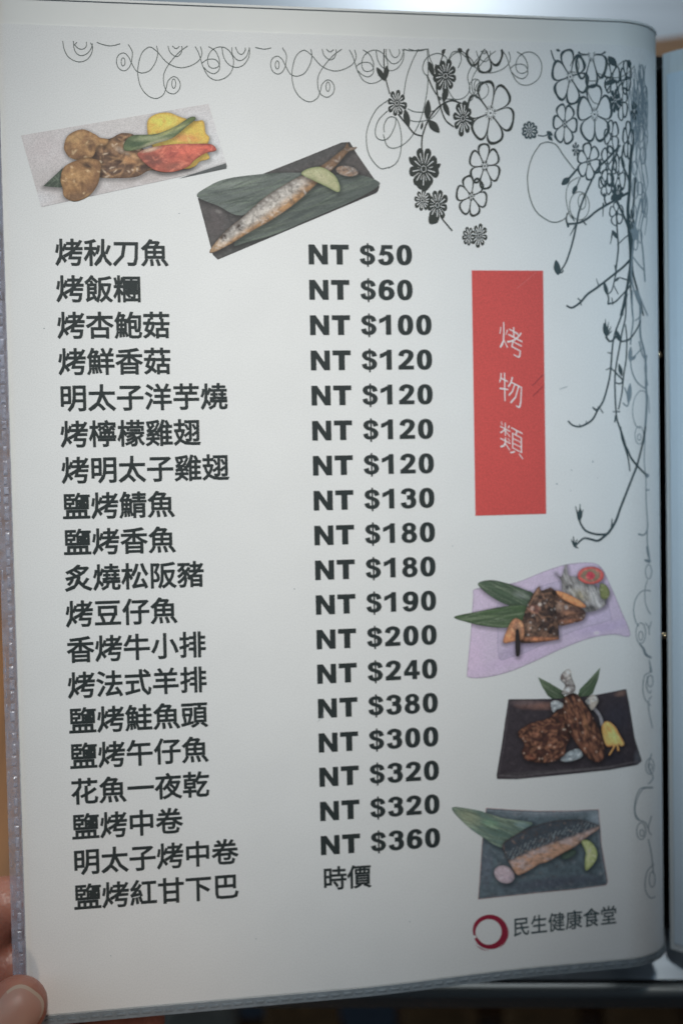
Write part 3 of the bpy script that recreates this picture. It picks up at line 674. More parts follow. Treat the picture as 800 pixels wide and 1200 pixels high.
for P in ([(700, -45), (690, -5), (705, 30), (690, 50)], [(703, 60), (665, 65), (648, 110), (652, 155), (680, 170), (690, 190)], [(690, 222), (700, 270), (706, 330)], [(708, 300), (686, 325), (680, 375), (695, 405), (712, 402)], [(700, 150), (690, 190), (700, 210)]): fade(zH(P), 1.1)
for e_ in ((668, 197, 14, 26), (670, 203, 6, 11), (702, 348, 9, 24)): fd.stroke(np.array(zH(ell(*e_))), 1.0, closed=True, sub=2)
fade(zI([(705, 755), (672, 760), (652, 800), (650, 835), (665, 860)]), 1.1)
fd.build('fine_tendrils', M['ink_haze_speck'], menu, label='grey tendrils along the fold, film haze painted in as paler ink')

# ------------------------------------------------------------------ printed food pictures
_P = rng.rand(64, 64)
def vnoise(x, y):
    xi = np.floor(x).astype(int); yi = np.floor(y).astype(int); fx = x - xi; fy = y - yi; fx = fx * fx * (3 - 2 * fx); fy = fy * fy * (3 - 2 * fy)
    g = lambda a, b: _P[a % 64, b % 64]
    return (g(xi, yi) * (1 - fx) + g(xi + 1, yi) * fx) * (1 - fy) + (g(xi, yi + 1) * (1 - fx) + g(xi + 1, yi + 1) * fx) * fy
def fbm(x, y, o=4):
    s_ = 0; a = .5
    for _ in range(o): s_ = s_ + a * vnoise(x, y); x = x * 2.03 + 7; y = y * 2.01 + 3; a *= .5
    return s_ * 1.07
def inside(poly, X, Y):
    r = np.zeros(X.shape, bool); n = len(poly); j = n - 1
    for i in range(n):
        xi, yi = poly[i]; xj, yj = poly[j]
        c = ((yi > Y) != (yj > Y)) & (X < (xj - xi) * (Y - yi) / (yj - yi + 1e-12) + xi); r ^= c; j = i
    return r
def edge_dist(poly, X, Y):
    d = np.full(X.shape, 1e9); n = len(poly)
    for i in range(n):
        a = np.array(poly[i]); b = np.array(poly[(i + 1) % n]); ab = b - a; L = ab @ ab + 1e-9
        t = np.clip(((X - a[0]) * ab[0] + (Y - a[1]) * ab[1]) / L, 0, 1)
        d = np.minimum(d, np.hypot(X - a[0] - t * ab[0], Y - a[1] - t * ab[1]))
    return d
TEX = {
 'meat': [(40, 8, 2.4, (66, 46, 36), .45), (26, 7, 1.3, (176, 134, 88), .45), (12, 3, 1.2, (214, 190, 160), .6)],
 'meat_knob': [(22, 6, 2.4, (92, 64, 44), .3), (20, 6, 1.6, (182, 142, 90), .3), (6, 2.5, 1.2, (206, 176, 130), .6)],
 'grilled_chop': [(110, 5, 1.8, (38, 26, 24), .55), (80, 3.5, 1.2, (136, 92, 66), .55), (8, 1.2, .9, (190, 164, 146), .7)],
 'fish': [(60, 5, 1.0, (196, 192, 186), .35), (90, 5, 1.0, (84, 76, 70), .4)],
 'fish_head': [(70, 5, 1.6, (32, 27, 28), .5), (45, 4, 1.0, (150, 112, 86), .4), (10, 1.3, 1, (190, 184, 180), .6)],
 'salmon_slice': [(30, 4, 1.2, (214, 150, 98), .5), (30, 4, 1.2, (110, 68, 48), .5)],
 'mackerel_half': [(70, 4, 1.0, (56, 48, 46), .4), (12, 3, 1.0, (150, 124, 108), .2)],
 'leaf': [(22, 22, .7, (112, 126, 106), .35), (22, 22, .8, (44, 56, 46), .4)],
 'slate_plate': [(80, 2.5, 1.2, (104, 104, 108), .2), (80, 3, 1.5, (48, 48, 52), .3)],
 'black_plate': [(60, 3.5, 1.4, (66, 60, 66), .25), (60, 3.5, 1.4, (28, 26, 30), .4)],
 'lavender_plate': [(50, 5, 2, (172, 160, 188), .18), (50, 5, 2, (146, 134, 162), .18)],
 'yellow_pepper': [(14, 6, 1.8, (226, 194, 84), .35), (22, 6, 1.8, (176, 130, 44), .35)],
 'red_pepper': [(22, 7, 1.6, (126, 52, 48), .4), (22, 6, 1.3, (216, 120, 92), .4)],
 'green_pepper': [(16, 8, 1.2, (150, 156, 112), .4), (16, 8, 1.3, (54, 70, 50), .4)],
 'garnish': [(60, 7, .9, (170, 172, 172), .5), (60, 7, 1.0, (66, 66, 66), .5)],
 'lettuce': [(50, 4, 1.0, (180, 188, 194), .6), (50, 4, 1.0, (74, 84, 92), .5)],
 'lime_slice': [(22, 4, .8, (184, 188, 150), .4), (16, 4, .8, (112, 122, 84), .4)],
 'orange_garnish': [(20, 7, .9, (232, 180, 110), .5), (20, 7, .9, (176, 104, 40), .5)],
 'foil_wrapped_bone': [(60, 2.5, 1.0, (196, 194, 192), .7), (60, 2.5, 1.2, (66, 60, 60), .6)],
 'radish_mash': [(40, 2.5, 1.2, (146, 136, 146), .4), (30, 2.5, 1.2, (96, 90, 104), .4)],
 'flower_garnish': [(30, 3, .9, (214, 120, 110), .4), (30, 3, .9, (110, 50, 50), .4)],
 'print_ground': [(60, 9, 4, (186, 184, 184), .15)],
}
class Pic:
    def __init__(s, name, z, paper, label):
        s.x0, s.y0, s.s = z; s.paper = lin(paper) * .45 + .55 * float(lin(paper).mean()); s.lay = 0.07; s.under = []
        s.root = empty(name, Matrix.Identity(4)); s.root.parent = menu; s.root.matrix_basis = Matrix.Identity(4); s.root['label'] = label
    def patch(s, name, P, col, blobs=(), amp=.12, sc=6.0, ang=0.0, stretch=1.0, edge=None, edge_w=1.5, smooth=True, step=1.05, lines=(), mott=None, fn=None):
        """P outline and blobs in enlarged-photo units; col and blob colours as seen in the photo"""
        Q = np.array(P, float) / s.s + np.array([s.x0, s.y0]); Q = catmull(Q, True, 5) if smooth else Q
        # resample edge
        out = []
        for i in range(len(Q)):
            a, b = Q[i], Q[(i + 1) % len(Q)]; k = max(1, int(np.hypot(*(b - a)) / step))
            for j in range(k): out.append(a + (b - a) * j / k)
        Q = np.array(out)
        gx, gy = np.meshgrid(np.arange(Q[:, 0].min(), Q[:, 0].max(), step), np.arange(Q[:, 1].min(), Q[:, 1].max(), step))
        gx = gx + rng.uniform(-.3, .3, gx.shape) * step; gy = gy + rng.uniform(-.3, .3, gy.shape) * step
        gx = gx.ravel(); gy = gy.ravel(); m = inside(Q, gx, gy); gx = gx[m]; gy = gy[m]
        if len(gx): m = edge_dist(Q, gx, gy) > step * .45; gx = gx[m]; gy = gy[m]
        pts = np.vstack([Q, np.stack([gx, gy], 1)]) if len(gx) else Q
        nq = len(Q)
        V, E_, F, _, _, of = delaunay_2d_cdt([Vector((float(a), float(b))) for a, b in pts], [], [list(range(nq))], 0, 1e-5, True)
        F = [f for f, o in zip(F, of) if len(o)]
        A = np.array([(v.x, v.y) for v in V]); X, Y = A[:, 0], A[:, 1]; LX = (X - s.x0) * s.s; LY = (Y - s.y0) * s.s
        c = np.tile(lin(col), (len(A), 1)); ca, sa = math.cos(ang), math.sin(ang)
        U_ = (X * ca + Y * sa) / stretch; V_ = -X * sa + Y * ca
        if mott is not None:
            f = np.clip((fbm(U_ / sc + 31, V_ / sc + 5) - .33) / .34, 0, 1)[:, None]; c = c * (1 - f) + lin(mott) * f
        for b in blobs:
            bx, by, rx, ry, an, bc, al = b[:7]; hd = b[7] if len(b) > 7 else 1.0
            dx = LX - bx; dy = LY - by; q = math.cos(an); w_ = math.sin(an)
            r = np.hypot((dx * q + dy * w_) / rx, (-dx * w_ + dy * q) / ry); r = r + (fbm(X / 3.1 + bx, Y / 3.1 + by, 3) - .5) * .35
            m = np.clip((1.25 - r) / (0.9 / hd), 0, 1)[:, None] * al; m = m * m * (3 - 2 * m) if al >= 1 else m
            c = c * (1 - m) + lin(bc) * m
        if fn is not None: c = fn(LX, LY, c)
        D_ = edge_dist(Q, X, Y)
        for cnt_, ln_, wd_, tc_, al_ in TEX.get(name, ()):
            cnt_ = int(cnt_ * min(1.6, len(A) / 1500.0) + 2)
            for _k in range(cnt_):
                kx, ky = A[rng.randint(len(A))]; an = ang + rng.normal() * (.12 if stretch > 1 else .9); q = math.cos(an); w_ = math.sin(an); l1 = ln_ * rng.uniform(.5, 1.3); w1 = wd_ * rng.uniform(.6, 1.3)
                dx = X - kx; dy = Y - ky; r = np.hypot((dx * q + dy * w_) / l1, (-dx * w_ + dy * q) / w1); r = r + (fbm(X / 1.9 + kx, Y / 1.9, 2) - .5) * .8
                m = (np.clip(1.2 - r, 0, 1) * al_)[:, None]; c = c * (1 - m) + lin(tc_) * m
        for lp, lw, lc_, la in lines:
            lp = [(s.x0 + x / s.s, s.y0 + y / s.s) for x, y in lp]; d = np.full(X.shape, 1e9)
            for k_ in range(len(lp) - 1):
                a_ = np.array(lp[k_]); ab = np.array(lp[k_ + 1]) - a_; t = np.clip(((X - a_[0]) * ab[0] + (Y - a_[1]) * ab[1]) / (ab @ ab), 0, 1); d = np.minimum(d, np.hypot(X - a_[0] - t * ab[0], Y - a_[1] - t * ab[1]))
            m = (np.clip(lw / 2 + .6 - d, 0, 1) * la)[:, None]; c = c * (1 - m) + lin(lc_) * m
        flat = any(k_ in name for k_ in ('plate', 'ground', 'well', 'leaf', 'wedge'))
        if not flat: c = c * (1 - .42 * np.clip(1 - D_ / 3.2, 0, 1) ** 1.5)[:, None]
        if edge is not None:
            e_ = np.clip(1 - D_ / edge_w, 0, 1)[:, None] * .8; c = c * (1 - e_) + lin(edge) * e_
        nn = fbm(U_ / sc, V_ / sc) - .5 + .5 * (fbm(X / 1.7, Y / 1.7, 2) - .5)
        c = c * (1 + amp * 3.0 * nn)[:, None]
        c = c / s.paper * 0.80; g_ = c.mean(1, keepdims=True); c = np.clip(g_ + (c - g_) * .84, 0.006, .8)
        if not name.endswith('plate') and not name.endswith('ground') and not name.endswith('well'):
            Qs = Q + np.array([.8, 1.6])
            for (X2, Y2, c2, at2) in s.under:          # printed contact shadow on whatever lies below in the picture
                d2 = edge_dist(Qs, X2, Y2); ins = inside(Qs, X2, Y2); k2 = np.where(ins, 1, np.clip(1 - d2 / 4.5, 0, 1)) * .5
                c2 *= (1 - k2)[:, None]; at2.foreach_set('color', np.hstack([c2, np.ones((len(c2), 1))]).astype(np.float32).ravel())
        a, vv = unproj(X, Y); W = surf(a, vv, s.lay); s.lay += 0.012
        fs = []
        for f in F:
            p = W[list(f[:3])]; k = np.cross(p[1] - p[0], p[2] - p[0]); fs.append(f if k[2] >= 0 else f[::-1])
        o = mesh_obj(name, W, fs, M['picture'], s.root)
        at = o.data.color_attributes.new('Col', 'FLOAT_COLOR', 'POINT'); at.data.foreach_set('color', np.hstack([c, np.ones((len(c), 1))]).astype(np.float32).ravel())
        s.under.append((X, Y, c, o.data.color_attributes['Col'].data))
        return o
E_ = lambda *a: [tuple(p) for p in ell(*a)]

# picture 1: glazed meat knobs with peppers
p = Pic('food_picture', (20, 110, 3.077), (186, 190, 190), 'glazed brown meat with yellow and red pepper, tilted photo at the upper left')
p.patch('print_ground', [(15, 150), (690, 36), (758, 262), (88, 408)], (176, 171, 170), [(690, 200, 110, 130, 0, (184, 186, 187), .85), (200, 320, 160, 80, 0, (150, 142, 140), .5), (520, 290, 190, 30, -.2, (148, 138, 134), .6), (650, 100, 90, 60, 0, (182, 180, 181), .8), (100, 200, 80, 60, 0, (176, 168, 168), .8), (400, 100, 200, 40, -.2, (176, 172, 170), .8), (60, 380, 80, 30, 0, (184, 184, 186), .8)], .05, 3, smooth=False)
p.patch('dark_wedge', [(582, 306), (753, 250), (756, 269)], (72, 76, 76), smooth=False)
p.patch('leaf', [(95, 333), (165, 268), (215, 300), (190, 335), (150, 338)], (62, 72, 62), smooth=False)
p.patch('meat', [(300, 165), (370, 143), (420, 150), (450, 200), (500, 240), (560, 262), (620, 262), (640, 240), (560, 215), (600, 268), (500, 290), (400, 303), (310, 303), (265, 260), (270, 190)] if False else
        [(255, 200), (300, 170), (340, 160), (378, 142), (425, 150), (450, 195), (510, 230), (600, 250), (630, 262), (540, 284), (480, 276), (440, 296), (400, 303), (310, 303), (280, 285)], (98, 70, 52),
        [(340, 185, 50, 18, -.3, (150, 112, 72), .9), (380, 205, 30, 10, .4, (190, 165, 140), .9), (400, 240, 60, 14, .3, (165, 118, 72), .9), (430, 225, 30, 10, .5, (196, 150, 100), .8), (350, 275, 80, 22, .05, (88, 66, 54), .9), (390, 160, 30, 14, 0, (84, 60, 48), .9), (330, 230, 40, 18, 0, (80, 58, 44), .9), (470, 265, 60, 18, 0, (74, 56, 50), .9), (372, 245, 10, 20, .5, (70, 50, 40), .9)], .16, 4, mott=(132, 100, 70))
p.patch('meat_knob', [(170, 190), (185, 150), (235, 128), (280, 145), (300, 158), (330, 165), (320, 185), (290, 190), (275, 225), (235, 240), (195, 232), (178, 215)], (158, 118, 72),
        [(210, 160, 34, 18, -.3, (176, 138, 86), .8), (265, 180, 20, 26, 0, (92, 66, 46), .8), (205, 215, 30, 16, 0, (112, 80, 52), .8), (240, 230, 45, 14, 0, (100, 70, 48), .8), (310, 170, 20, 10, .2, (170, 126, 70), .7), (190, 190, 10, 24, 0, (110, 82, 56), .6), (245, 165, 8, 22, .5, (130, 94, 60), .8)], .12, 4, mott=(140, 102, 62))
p.patch('meat_knob', [(158, 310), (170, 265), (215, 240), (255, 232), (300, 245), (300, 290), (290, 330), (260, 368), (210, 388), (172, 372), (165, 340)], (150, 110, 66),
        [(200, 300, 40, 30, 0, (168, 128, 78), .8), (255, 258, 22, 12, .3, (60, 44, 36), .95), (270, 345, 40, 26, -.8, (112, 82, 58), .8), (210, 372, 60, 18, -.1, (104, 78, 56), .8), (285, 285, 14, 40, 0, (120, 84, 54), .8), (225, 320, 50, 6, .3, (118, 84, 52), .7), (200, 260, 34, 12, -.5, (124, 88, 54), .8)], .12, 4, mott=(132, 96, 58))
p.patch('yellow_pepper', [(470, 130), (474, 92), (505, 72), (548, 68), (590, 84), (640, 98), (672, 98), (680, 140), (694, 160), (682, 200), (694, 232), (660, 244), (640, 262), (600, 270), (520, 240), (480, 170)], (206, 166, 52),
        [(520, 95, 45, 22, 0, (222, 188, 60), .8), (610, 160, 60, 18, .1, (208, 130, 62), .9), (660, 200, 30, 60, 0, (202, 158, 52), .7), (665, 250, 30, 14, 0, (198, 168, 70), .8), (500, 150, 40, 20, 0, (196, 156, 40), .6), (620, 110, 30, 12, .4, (190, 150, 40), .6)], .06, 5)
p.patch('green_pepper', [(388, 175), (420, 150), (500, 145), (570, 118), (625, 84), (645, 90), (610, 120), (560, 160), (500, 180), (440, 200), (390, 205)], (92, 106, 70),
        [(430, 180, 45, 18, 0, (62, 80, 56), .9), (560, 130, 60, 8, -.4, (150, 150, 84), .9), (480, 160, 60, 10, -.1, (140, 146, 110), .8), (625, 95, 22, 6, -.5, (90, 106, 50), .8), (500, 178, 60, 9, -.3, (178, 170, 140), .7)], .1, 4, ang=-.4, stretch=3)
p.patch('red_pepper', [(435, 215), (480, 195), (560, 182), (640, 180), (700, 182), (718, 204), (680, 214), (640, 240), (618, 262), (560, 282), (500, 276), (455, 245)], (176, 84, 62),
        [(620, 205, 80, 16, -.1, (206, 92, 68), .8), (490, 240, 60, 30, .2, (108, 62, 54), .9), (570, 262, 50, 16, -.2, (120, 72, 60), .8), (560, 220, 34, 26, 0, (158, 72, 60), .7), (480, 200, 40, 10, -.2, (190, 176, 150), .7), (690, 195, 26, 10, 0, (214, 84, 62), .8)], .08, 4)

# picture 2: saury on a leaf
p = Pic('food_picture', (220, 155, 3.333), (192, 198, 200), 'whole grilled fish with lime slice on dark leaf lined slate')
p.patch('slate_plate', [(40, 258), (300, 160), (440, 105), (600, 40), (632, 38), (660, 85), (748, 212), (742, 230), (735, 237), (118, 497), (98, 478), (70, 370)], (70, 68, 68),
        [(110, 350, 40, 60, 0, (82, 76, 76), .8), (120, 310, 14, 8, .3, (120, 116, 114), .7), (430, 125, 200, 16, -.4, (74, 74, 74), .8), (660, 120, 50, 40, 0, (84, 78, 76), .7), (300, 410, 220, 30, -.45, (68, 72, 70), .8)], .12, 3, smooth=False, mott=(80, 77, 76), edge=(58, 56, 54), edge_w=1.2)
p.patch('leaf', [(36, 250), (80, 212), (150, 182), (280, 164), (400, 158), (470, 165), (430, 205), (330, 260), (210, 325), (120, 288)], (92, 100, 96),
        [(200, 200, 120, 14, -.15, (112, 120, 114), .8), (120, 240, 60, 10, .2, (76, 84, 82), .7), (330, 200, 90, 14, -.2, (84, 92, 88), .7), (250, 270, 60, 16, -.5, (78, 86, 82), .8)], .16, 4, ang=-.25, stretch=6)
p.patch('leaf', [(240, 350), (340, 300), (450, 215), (560, 170), (660, 165), (740, 190), (738, 215), (640, 270), (500, 330), (350, 395), (230, 430), (180, 440)], (80, 88, 84),
        [(600, 220, 110, 12, -.15, (98, 106, 98), .7), (420, 330, 120, 12, -.5, (66, 74, 72), .8), (340, 370, 80, 10, -.4, (92, 98, 92), .7)], .16, 4, ang=-.35, stretch=6)
def fishcol(X, Y, c):
    # distance across the body, upper flank silver, belly toasted
    t = np.clip(((X - 90) * .57 + (Y - 465) * .82) / 45 + .05, -1, 1.4)[:, None]
    back = lin((112, 104, 98)); mid = lin((176, 168, 158)); bel = lin((160, 122, 80))
    col = np.where(t < .25, back + (mid - back) * np.clip(t / .25, 0, 1), mid + (bel - mid) * np.clip((t - .35) / .4, 0, 1))
    return col
p.patch('fish', [(85, 466), (112, 425), (160, 375), (210, 335), (300, 255), (400, 192), (470, 155), (530, 125), (585, 82), (612, 60), (622, 40), (632, 58), (660, 58), (648, 70), (625, 78), (575, 135), (500, 205), (430, 270), (340, 335), (240, 392), (170, 435), (105, 468)], (150, 140, 128),
        [(205, 370, 17, 15, 0, (62, 50, 44), 1.0, 2), (140, 412, 16, 12, -.6, (70, 56, 46), 1.0, 2), (125, 430, 22, 10, -.5, (182, 150, 112), .8), (600, 75, 60, 10, -.7, (110, 82, 62), .9), (560, 118, 50, 12, -.75, (150, 120, 88), .8), (640, 60, 25, 10, 0, (78, 58, 48), .9)], .2, 3,
        fn=lambda X, Y, c: c * .25 + .75 * np.where(np.hypot((X - 205) / 17, (Y - 370) / 15)[:, None] < 1, c, np.where(X[:, None] > 540, c, np.clip(fishcol2(X, Y), 0, 1))), edge=(96, 76, 58), edge_w=.9) if False else None
def fish_shade(X, Y, c):
    ax, ay = 85.0, 470.0; bx, by = 640.0, 55.0; L = math.hypot(bx - ax, by - ay); dx, dy = (bx - ax) / L, (by - ay) / L
    s1 = (X - ax) * dx + (Y - ay) * dy; d = -(X - ax) * dy + (Y - ay) * dx      # + below the axis
    wv = 12 + 34 * np.clip(np.sin(np.clip(s1 / L, 0, 1) * math.pi), 0, 1); t = np.clip(d / wv, -1, 1)[:, None]
    back, mid, bel = lin((108, 102, 98)), lin((180, 174, 166)), lin((164, 124, 80))
    f = np.clip((t + 1) / .8, 0, 1); g = np.clip((t - .05) / .6, 0, 1)
    col = (back * (1 - f) + mid * f) * (1 - g) + bel * g
    n = np.clip((fbm(X / 14, Y / 14, 3) - .4) * 3, 0, 1)[:, None]; col = col * (1 - .35 * n)
    m = np.clip((s1 - 430) / 90, 0, 1)[:, None]; col = col * (1 - m) + lin((120, 92, 68)) * m
    hd = np.clip((90 - s1) / 60, 0, 1)[:, None]; col = col * (1 - hd) + lin((168, 136, 100)) * hd
    for ex, ey, er in ((205, 370, 15), (140, 410, 11)):
        k = np.clip(1.6 - np.hypot(X - ex, Y - ey) / er, 0, 1)[:, None]; col = col * (1 - k) + lin((58, 46, 40)) * k
    return col
p.patch('fish', [(85, 466), (112, 425), (160, 375), (210, 335), (300, 255), (400, 192), (470, 155), (530, 125), (585, 82), (612, 60), (622, 40), (632, 58), (660, 58), (648, 70), (625, 78), (575, 135), (500, 205), (430, 270), (340, 335), (240, 392), (170, 435), (105, 468)], (150, 140, 128), (), .2, 3, fn=fish_shade, edge=(92, 76, 60), edge_w=1.0)
p.patch('garnish', E_(622, 152, 44, 20, .15), (150, 122, 100), (), .12, 4)
p.patch('lime_slice', [(443, 162), (478, 140), (525, 138), (572, 168), (593, 210), (586, 234), (540, 212), (490, 188)], (158, 158, 118), [(520, 175, 30, 14, .5, (172, 168, 132), .8)], .08, 4, edge=(118, 136, 84), edge_w=1.6)

# picture 3: fish heads on lavender plate
p = Pic('food_picture', (525, 645, 3.636), (160, 176, 184), 'two grilled fish heads on lavender plate with green leaves')
p.patch('lavender_plate', [(112, 165), (200, 152), (300, 132), (400, 92), (500, 60), (600, 52), (650, 72), (690, 150), (735, 255), (774, 362), (700, 358), (600, 375), (480, 420), (350, 480), (250, 520), (150, 542), (86, 540), (80, 510), (95, 350), (105, 200)], (160, 150, 174),
        [(100, 450, 60, 120, 0, (168, 152, 180), .7), (650, 330, 140, 26, -.2, (150, 138, 172), .7), (300, 460, 200, 30, -.3, (160, 144, 176), .6), (632, 352, 16, 10, 0, (176, 168, 192), .9)], .05, 4, edge=(104, 94, 116), edge_w=1.0)
p.patch('plate_well', [(210, 225), (300, 190), (450, 135), (640, 110), (665, 180), (692, 275), (680, 300), (560, 335), (450, 380), (330, 435), (260, 457), (215, 460), (208, 350)], (152, 144, 168), [(300, 420, 120, 30, -.4, (136, 126, 156), .7), (620, 290, 90, 26, -.3, (160, 150, 180), .7)], .05, 4, edge=(122, 112, 142), edge_w=1.1)
p.patch('leaf', [(126, 140), (180, 126), (250, 140), (320, 165), (362, 188), (345, 250), (250, 232), (190, 202), (150, 172)], (58, 76, 60), [(310, 190, 40, 16, .3, (112, 122, 118), .8), (230, 180, 80, 6, .45, (72, 92, 72), .7)], .14, 4, ang=.45, stretch=5, edge=(44, 58, 46))
p.patch('leaf', [(24, 283), (120, 261), (240, 238), (330, 236), (335, 300), (250, 329), (150, 322), (80, 305)], (62, 84, 56), [(180, 282, 130, 5, -.1, (84, 104, 74), .8)], .14, 4, ang=-.1, stretch=5, edge=(46, 62, 44))
p.patch('garnish', [(455, 95), (480, 112), (500, 58), (512, 105), (545, 112), (590, 130), (650, 170), (672, 225), (640, 250), (600, 262), (560, 250), (490, 185), (480, 130)], (120, 118, 116), [(510, 155, 20, 12, 0, (48, 46, 48), .9), (605, 245, 20, 14, 0, (52, 50, 50), .9), (560, 190, 46, 26, .4, (138, 130, 104), .8), (620, 190, 20, 40, .2, (136, 138, 138), .8)], .22, 3, ang=1.2, stretch=4, mott=(146, 146, 150))
p.patch('lime_slice', [(645, 142), (672, 150), (686, 182), (672, 208), (648, 198)], (108, 116, 70), (), .1)
p.patch('fish_head', [(430, 158), (480, 190), (540, 228), (582, 262), (572, 296), (520, 312), (470, 320), (445, 280), (425, 210)], (104, 78, 68), [(470, 240, 30, 20, 0, (140, 116, 100), .8), (520, 270, 40, 12, .1, (150, 106, 78), .8), (500, 242, 9, 8, 0, (168, 160, 158), 1, 2), (450, 190, 24, 20, 0, (56, 44, 42), .9), (520, 300, 50, 9, -.1, (150, 92, 62), .8)], .22, 4, mott=(80, 60, 54), lines=[([(470, 290), (520, 276), (575, 268)], 1.0, (40, 30, 30), .8), ([(450, 215), (480, 225), (540, 240)], .8, (168, 128, 100), .6)])
p.patch('salmon_slice', [(458, 172), (500, 182), (550, 208), (584, 235), (570, 244), (520, 225), (475, 198)], (192, 124, 74), (), .1, 4)
p.patch('fish_head', [(385, 153), (395, 170), (430, 165), (450, 215), (470, 360), (450, 382), (330, 395), (305, 380), (312, 310), (335, 235), (360, 185)], (62, 50, 46), [(365, 250, 24, 20, 0, (134, 88, 76), .9), (358, 248, 9, 8, 0, (178, 150, 140), 1, 2), (388, 230, 8, 7, 0, (170, 160, 152), .9, 2), (345, 325, 40, 22, .4, (134, 108, 90), .8), (385, 378, 90, 10, 0, (176, 112, 72), .95), (430, 300, 24, 60, 0, (44, 36, 36), .8), (375, 190, 12, 26, .4, (140, 104, 80), .6)], .25, 4, mott=(86, 66, 56), lines=[([(330, 240), (352, 262), (380, 268), (410, 300)], .9, (150, 110, 86), .7), ([(400, 170), (420, 220), (440, 280), (452, 350)], 1.0, (30, 26, 28), .8), ([(318, 310), (350, 300), (380, 330)], .9, (34, 28, 28), .8), ([(385, 158), (365, 195), (342, 236)], .9, (150, 112, 84), .7)])
p.patch('salmon_slice', [(233, 392), (250, 335), (280, 290), (312, 302), (322, 330), (316, 378), (280, 386)], (160, 112, 80), [(255, 370, 22, 24, 0, (186, 120, 72), .8), (296, 330, 18, 30, .2, (150, 120, 100), .7)], .18, 4)
p.patch('burnt_fin', [(286, 345), (298, 340), (305, 400), (302, 446), (286, 440)], (40, 36, 38))
p.patch('flower_garnish', E_(605, 106, 56, 37, 0, 22), (186, 76, 70), [(605, 106, 36, 24, 0, (112, 104, 84), 1, 3), (603, 108, 17, 15, 0, (164, 44, 62), 1, 4)], .12, 3)

# picture 4: lamb chops on black plate
p = Pic('food_picture', (570, 770, 4.21), (150, 166, 176), 'brown grilled chops with foil wrapped bone on black plate')
p.patch('leaf', [(252, 99), (310, 128), (372, 165), (392, 215), (330, 212), (300, 190), (272, 145)], (54, 72, 52), (), .12, 4, ang=.6, stretch=4, smooth=False)
p.patch('leaf', [(559, 50), (548, 110), (522, 178), (480, 212), (448, 190), (458, 158), (505, 110)], (54, 74, 52), (), .12, 4, ang=-.9, stretch=4, smooth=False)
p.patch('black_plate', [(106, 208), (300, 206), (420, 200), (540, 186), (686, 157), (700, 225), (728, 400), (763, 512), (740, 532), (600, 557), (400, 578), (150, 602), (50, 601), (48, 580), (75, 420), (92, 300)], (44, 40, 46),
        [(260, 240, 110, 20, 0, (104, 76, 68), .8), (190, 225, 80, 16, 0, (88, 76, 78), .7), (660, 180, 30, 16, -.2, (100, 78, 70), .8), (640, 300, 80, 90, 0, (40, 40, 50), .8), (740, 500, 18, 40, 0, (74, 80, 90), .6), (400, 560, 330, 10, -.06, (62, 60, 64), .9), (300, 590, 260, 6, -.05, (88, 86, 88), .6), (620, 500, 90, 30, 0, (36, 34, 42), .8)], .14, 3, smooth=False, edge=(30, 28, 32), edge_w=1.1, lines=[([(60, 584), (150, 588), (400, 562), (600, 542), (740, 515)], .9, (84, 82, 86), .7), ([(112, 214), (86, 420), (60, 570)], .8, (70, 66, 72), .7), ([(690, 168), (715, 330), (752, 505)], .8, (66, 72, 80), .7)])
p.patch('lettuce', [(314, 226), (345, 214), (390, 240), (372, 252), (345, 258), (326, 272)], (136, 146, 152), (), .1, 2)
p.patch('lettuce', [(362, 507), (395, 470), (450, 452), (472, 480), (455, 500), (400, 516)], (128, 142, 150), [(400, 490, 20, 12, 0, (104, 120, 130), .8)], .14, 2)
p.patch('onion_strip', [(508, 245), (535, 248), (565, 290), (575, 330), (560, 340), (548, 290)], (126, 128, 136), (), .1, 2)
p.patch('lettuce', [(486, 215), (520, 185), (548, 205), (545, 228), (518, 262), (500, 240)], (146, 142, 134), [(515, 215, 12, 8, 0, (180, 176, 170), .9), (500, 235, 10, 8, 0, (84, 80, 76), .9)], .2, 2)
p.patch('grilled_chop', [(152, 375), (190, 340), (225, 322), (300, 302), (350, 262), (392, 245), (412, 300), (408, 400), (390, 440), (375, 490), (300, 520), (200, 510), (172, 470), (185, 430)], (74, 46, 38),
        [(235, 490, 40, 16, 0, (120, 66, 44), .8), (300, 380, 60, 20, -.5, (58, 36, 32), .8), (230, 375, 40, 20, 0, (104, 66, 50), .8), (240, 440, 40, 20, 0, (54, 34, 30), .8), (340, 430, 40, 14, 0, (98, 60, 46), .8), (360, 300, 40, 14, -.6, (92, 56, 42), .7), (380, 356, 7, 5, 0, (190, 176, 160), .9, 2), (258, 447, 7, 6, 0, (190, 160, 140), .9, 2), (232, 350, 5, 5, 0, (170, 140, 120), .9, 2), (310, 434, 7, 5, 0, (170, 140, 120), .9, 2), (215, 410, 5, 5, 0, (150, 120, 100), .9, 2)], .26, 4, mott=(62, 38, 32))
p.patch('grilled_chop', [(378, 205), (400, 185), (440, 180), (475, 225), (530, 310), (568, 400), (580, 480), (552, 517), (500, 498), (440, 425), (395, 345), (378, 270)], (82, 52, 40),
        [(485, 330, 12, 60, -.15, (150, 104, 66), .7), (430, 300, 30, 60, -.3, (66, 40, 34), .8), (500, 450, 50, 40, .4, (104, 66, 48), .8), (400, 220, 20, 30, 0, (44, 32, 32), .8), (540, 400, 16, 60, -.2, (72, 46, 38), .8), (452, 408, 6, 5, 0, (190, 160, 140), .9, 2), (430, 230, 8, 12, 0, (120, 82, 60), .8)], .2, 4, ang=1.2, stretch=2.5, mott=(72, 44, 36))
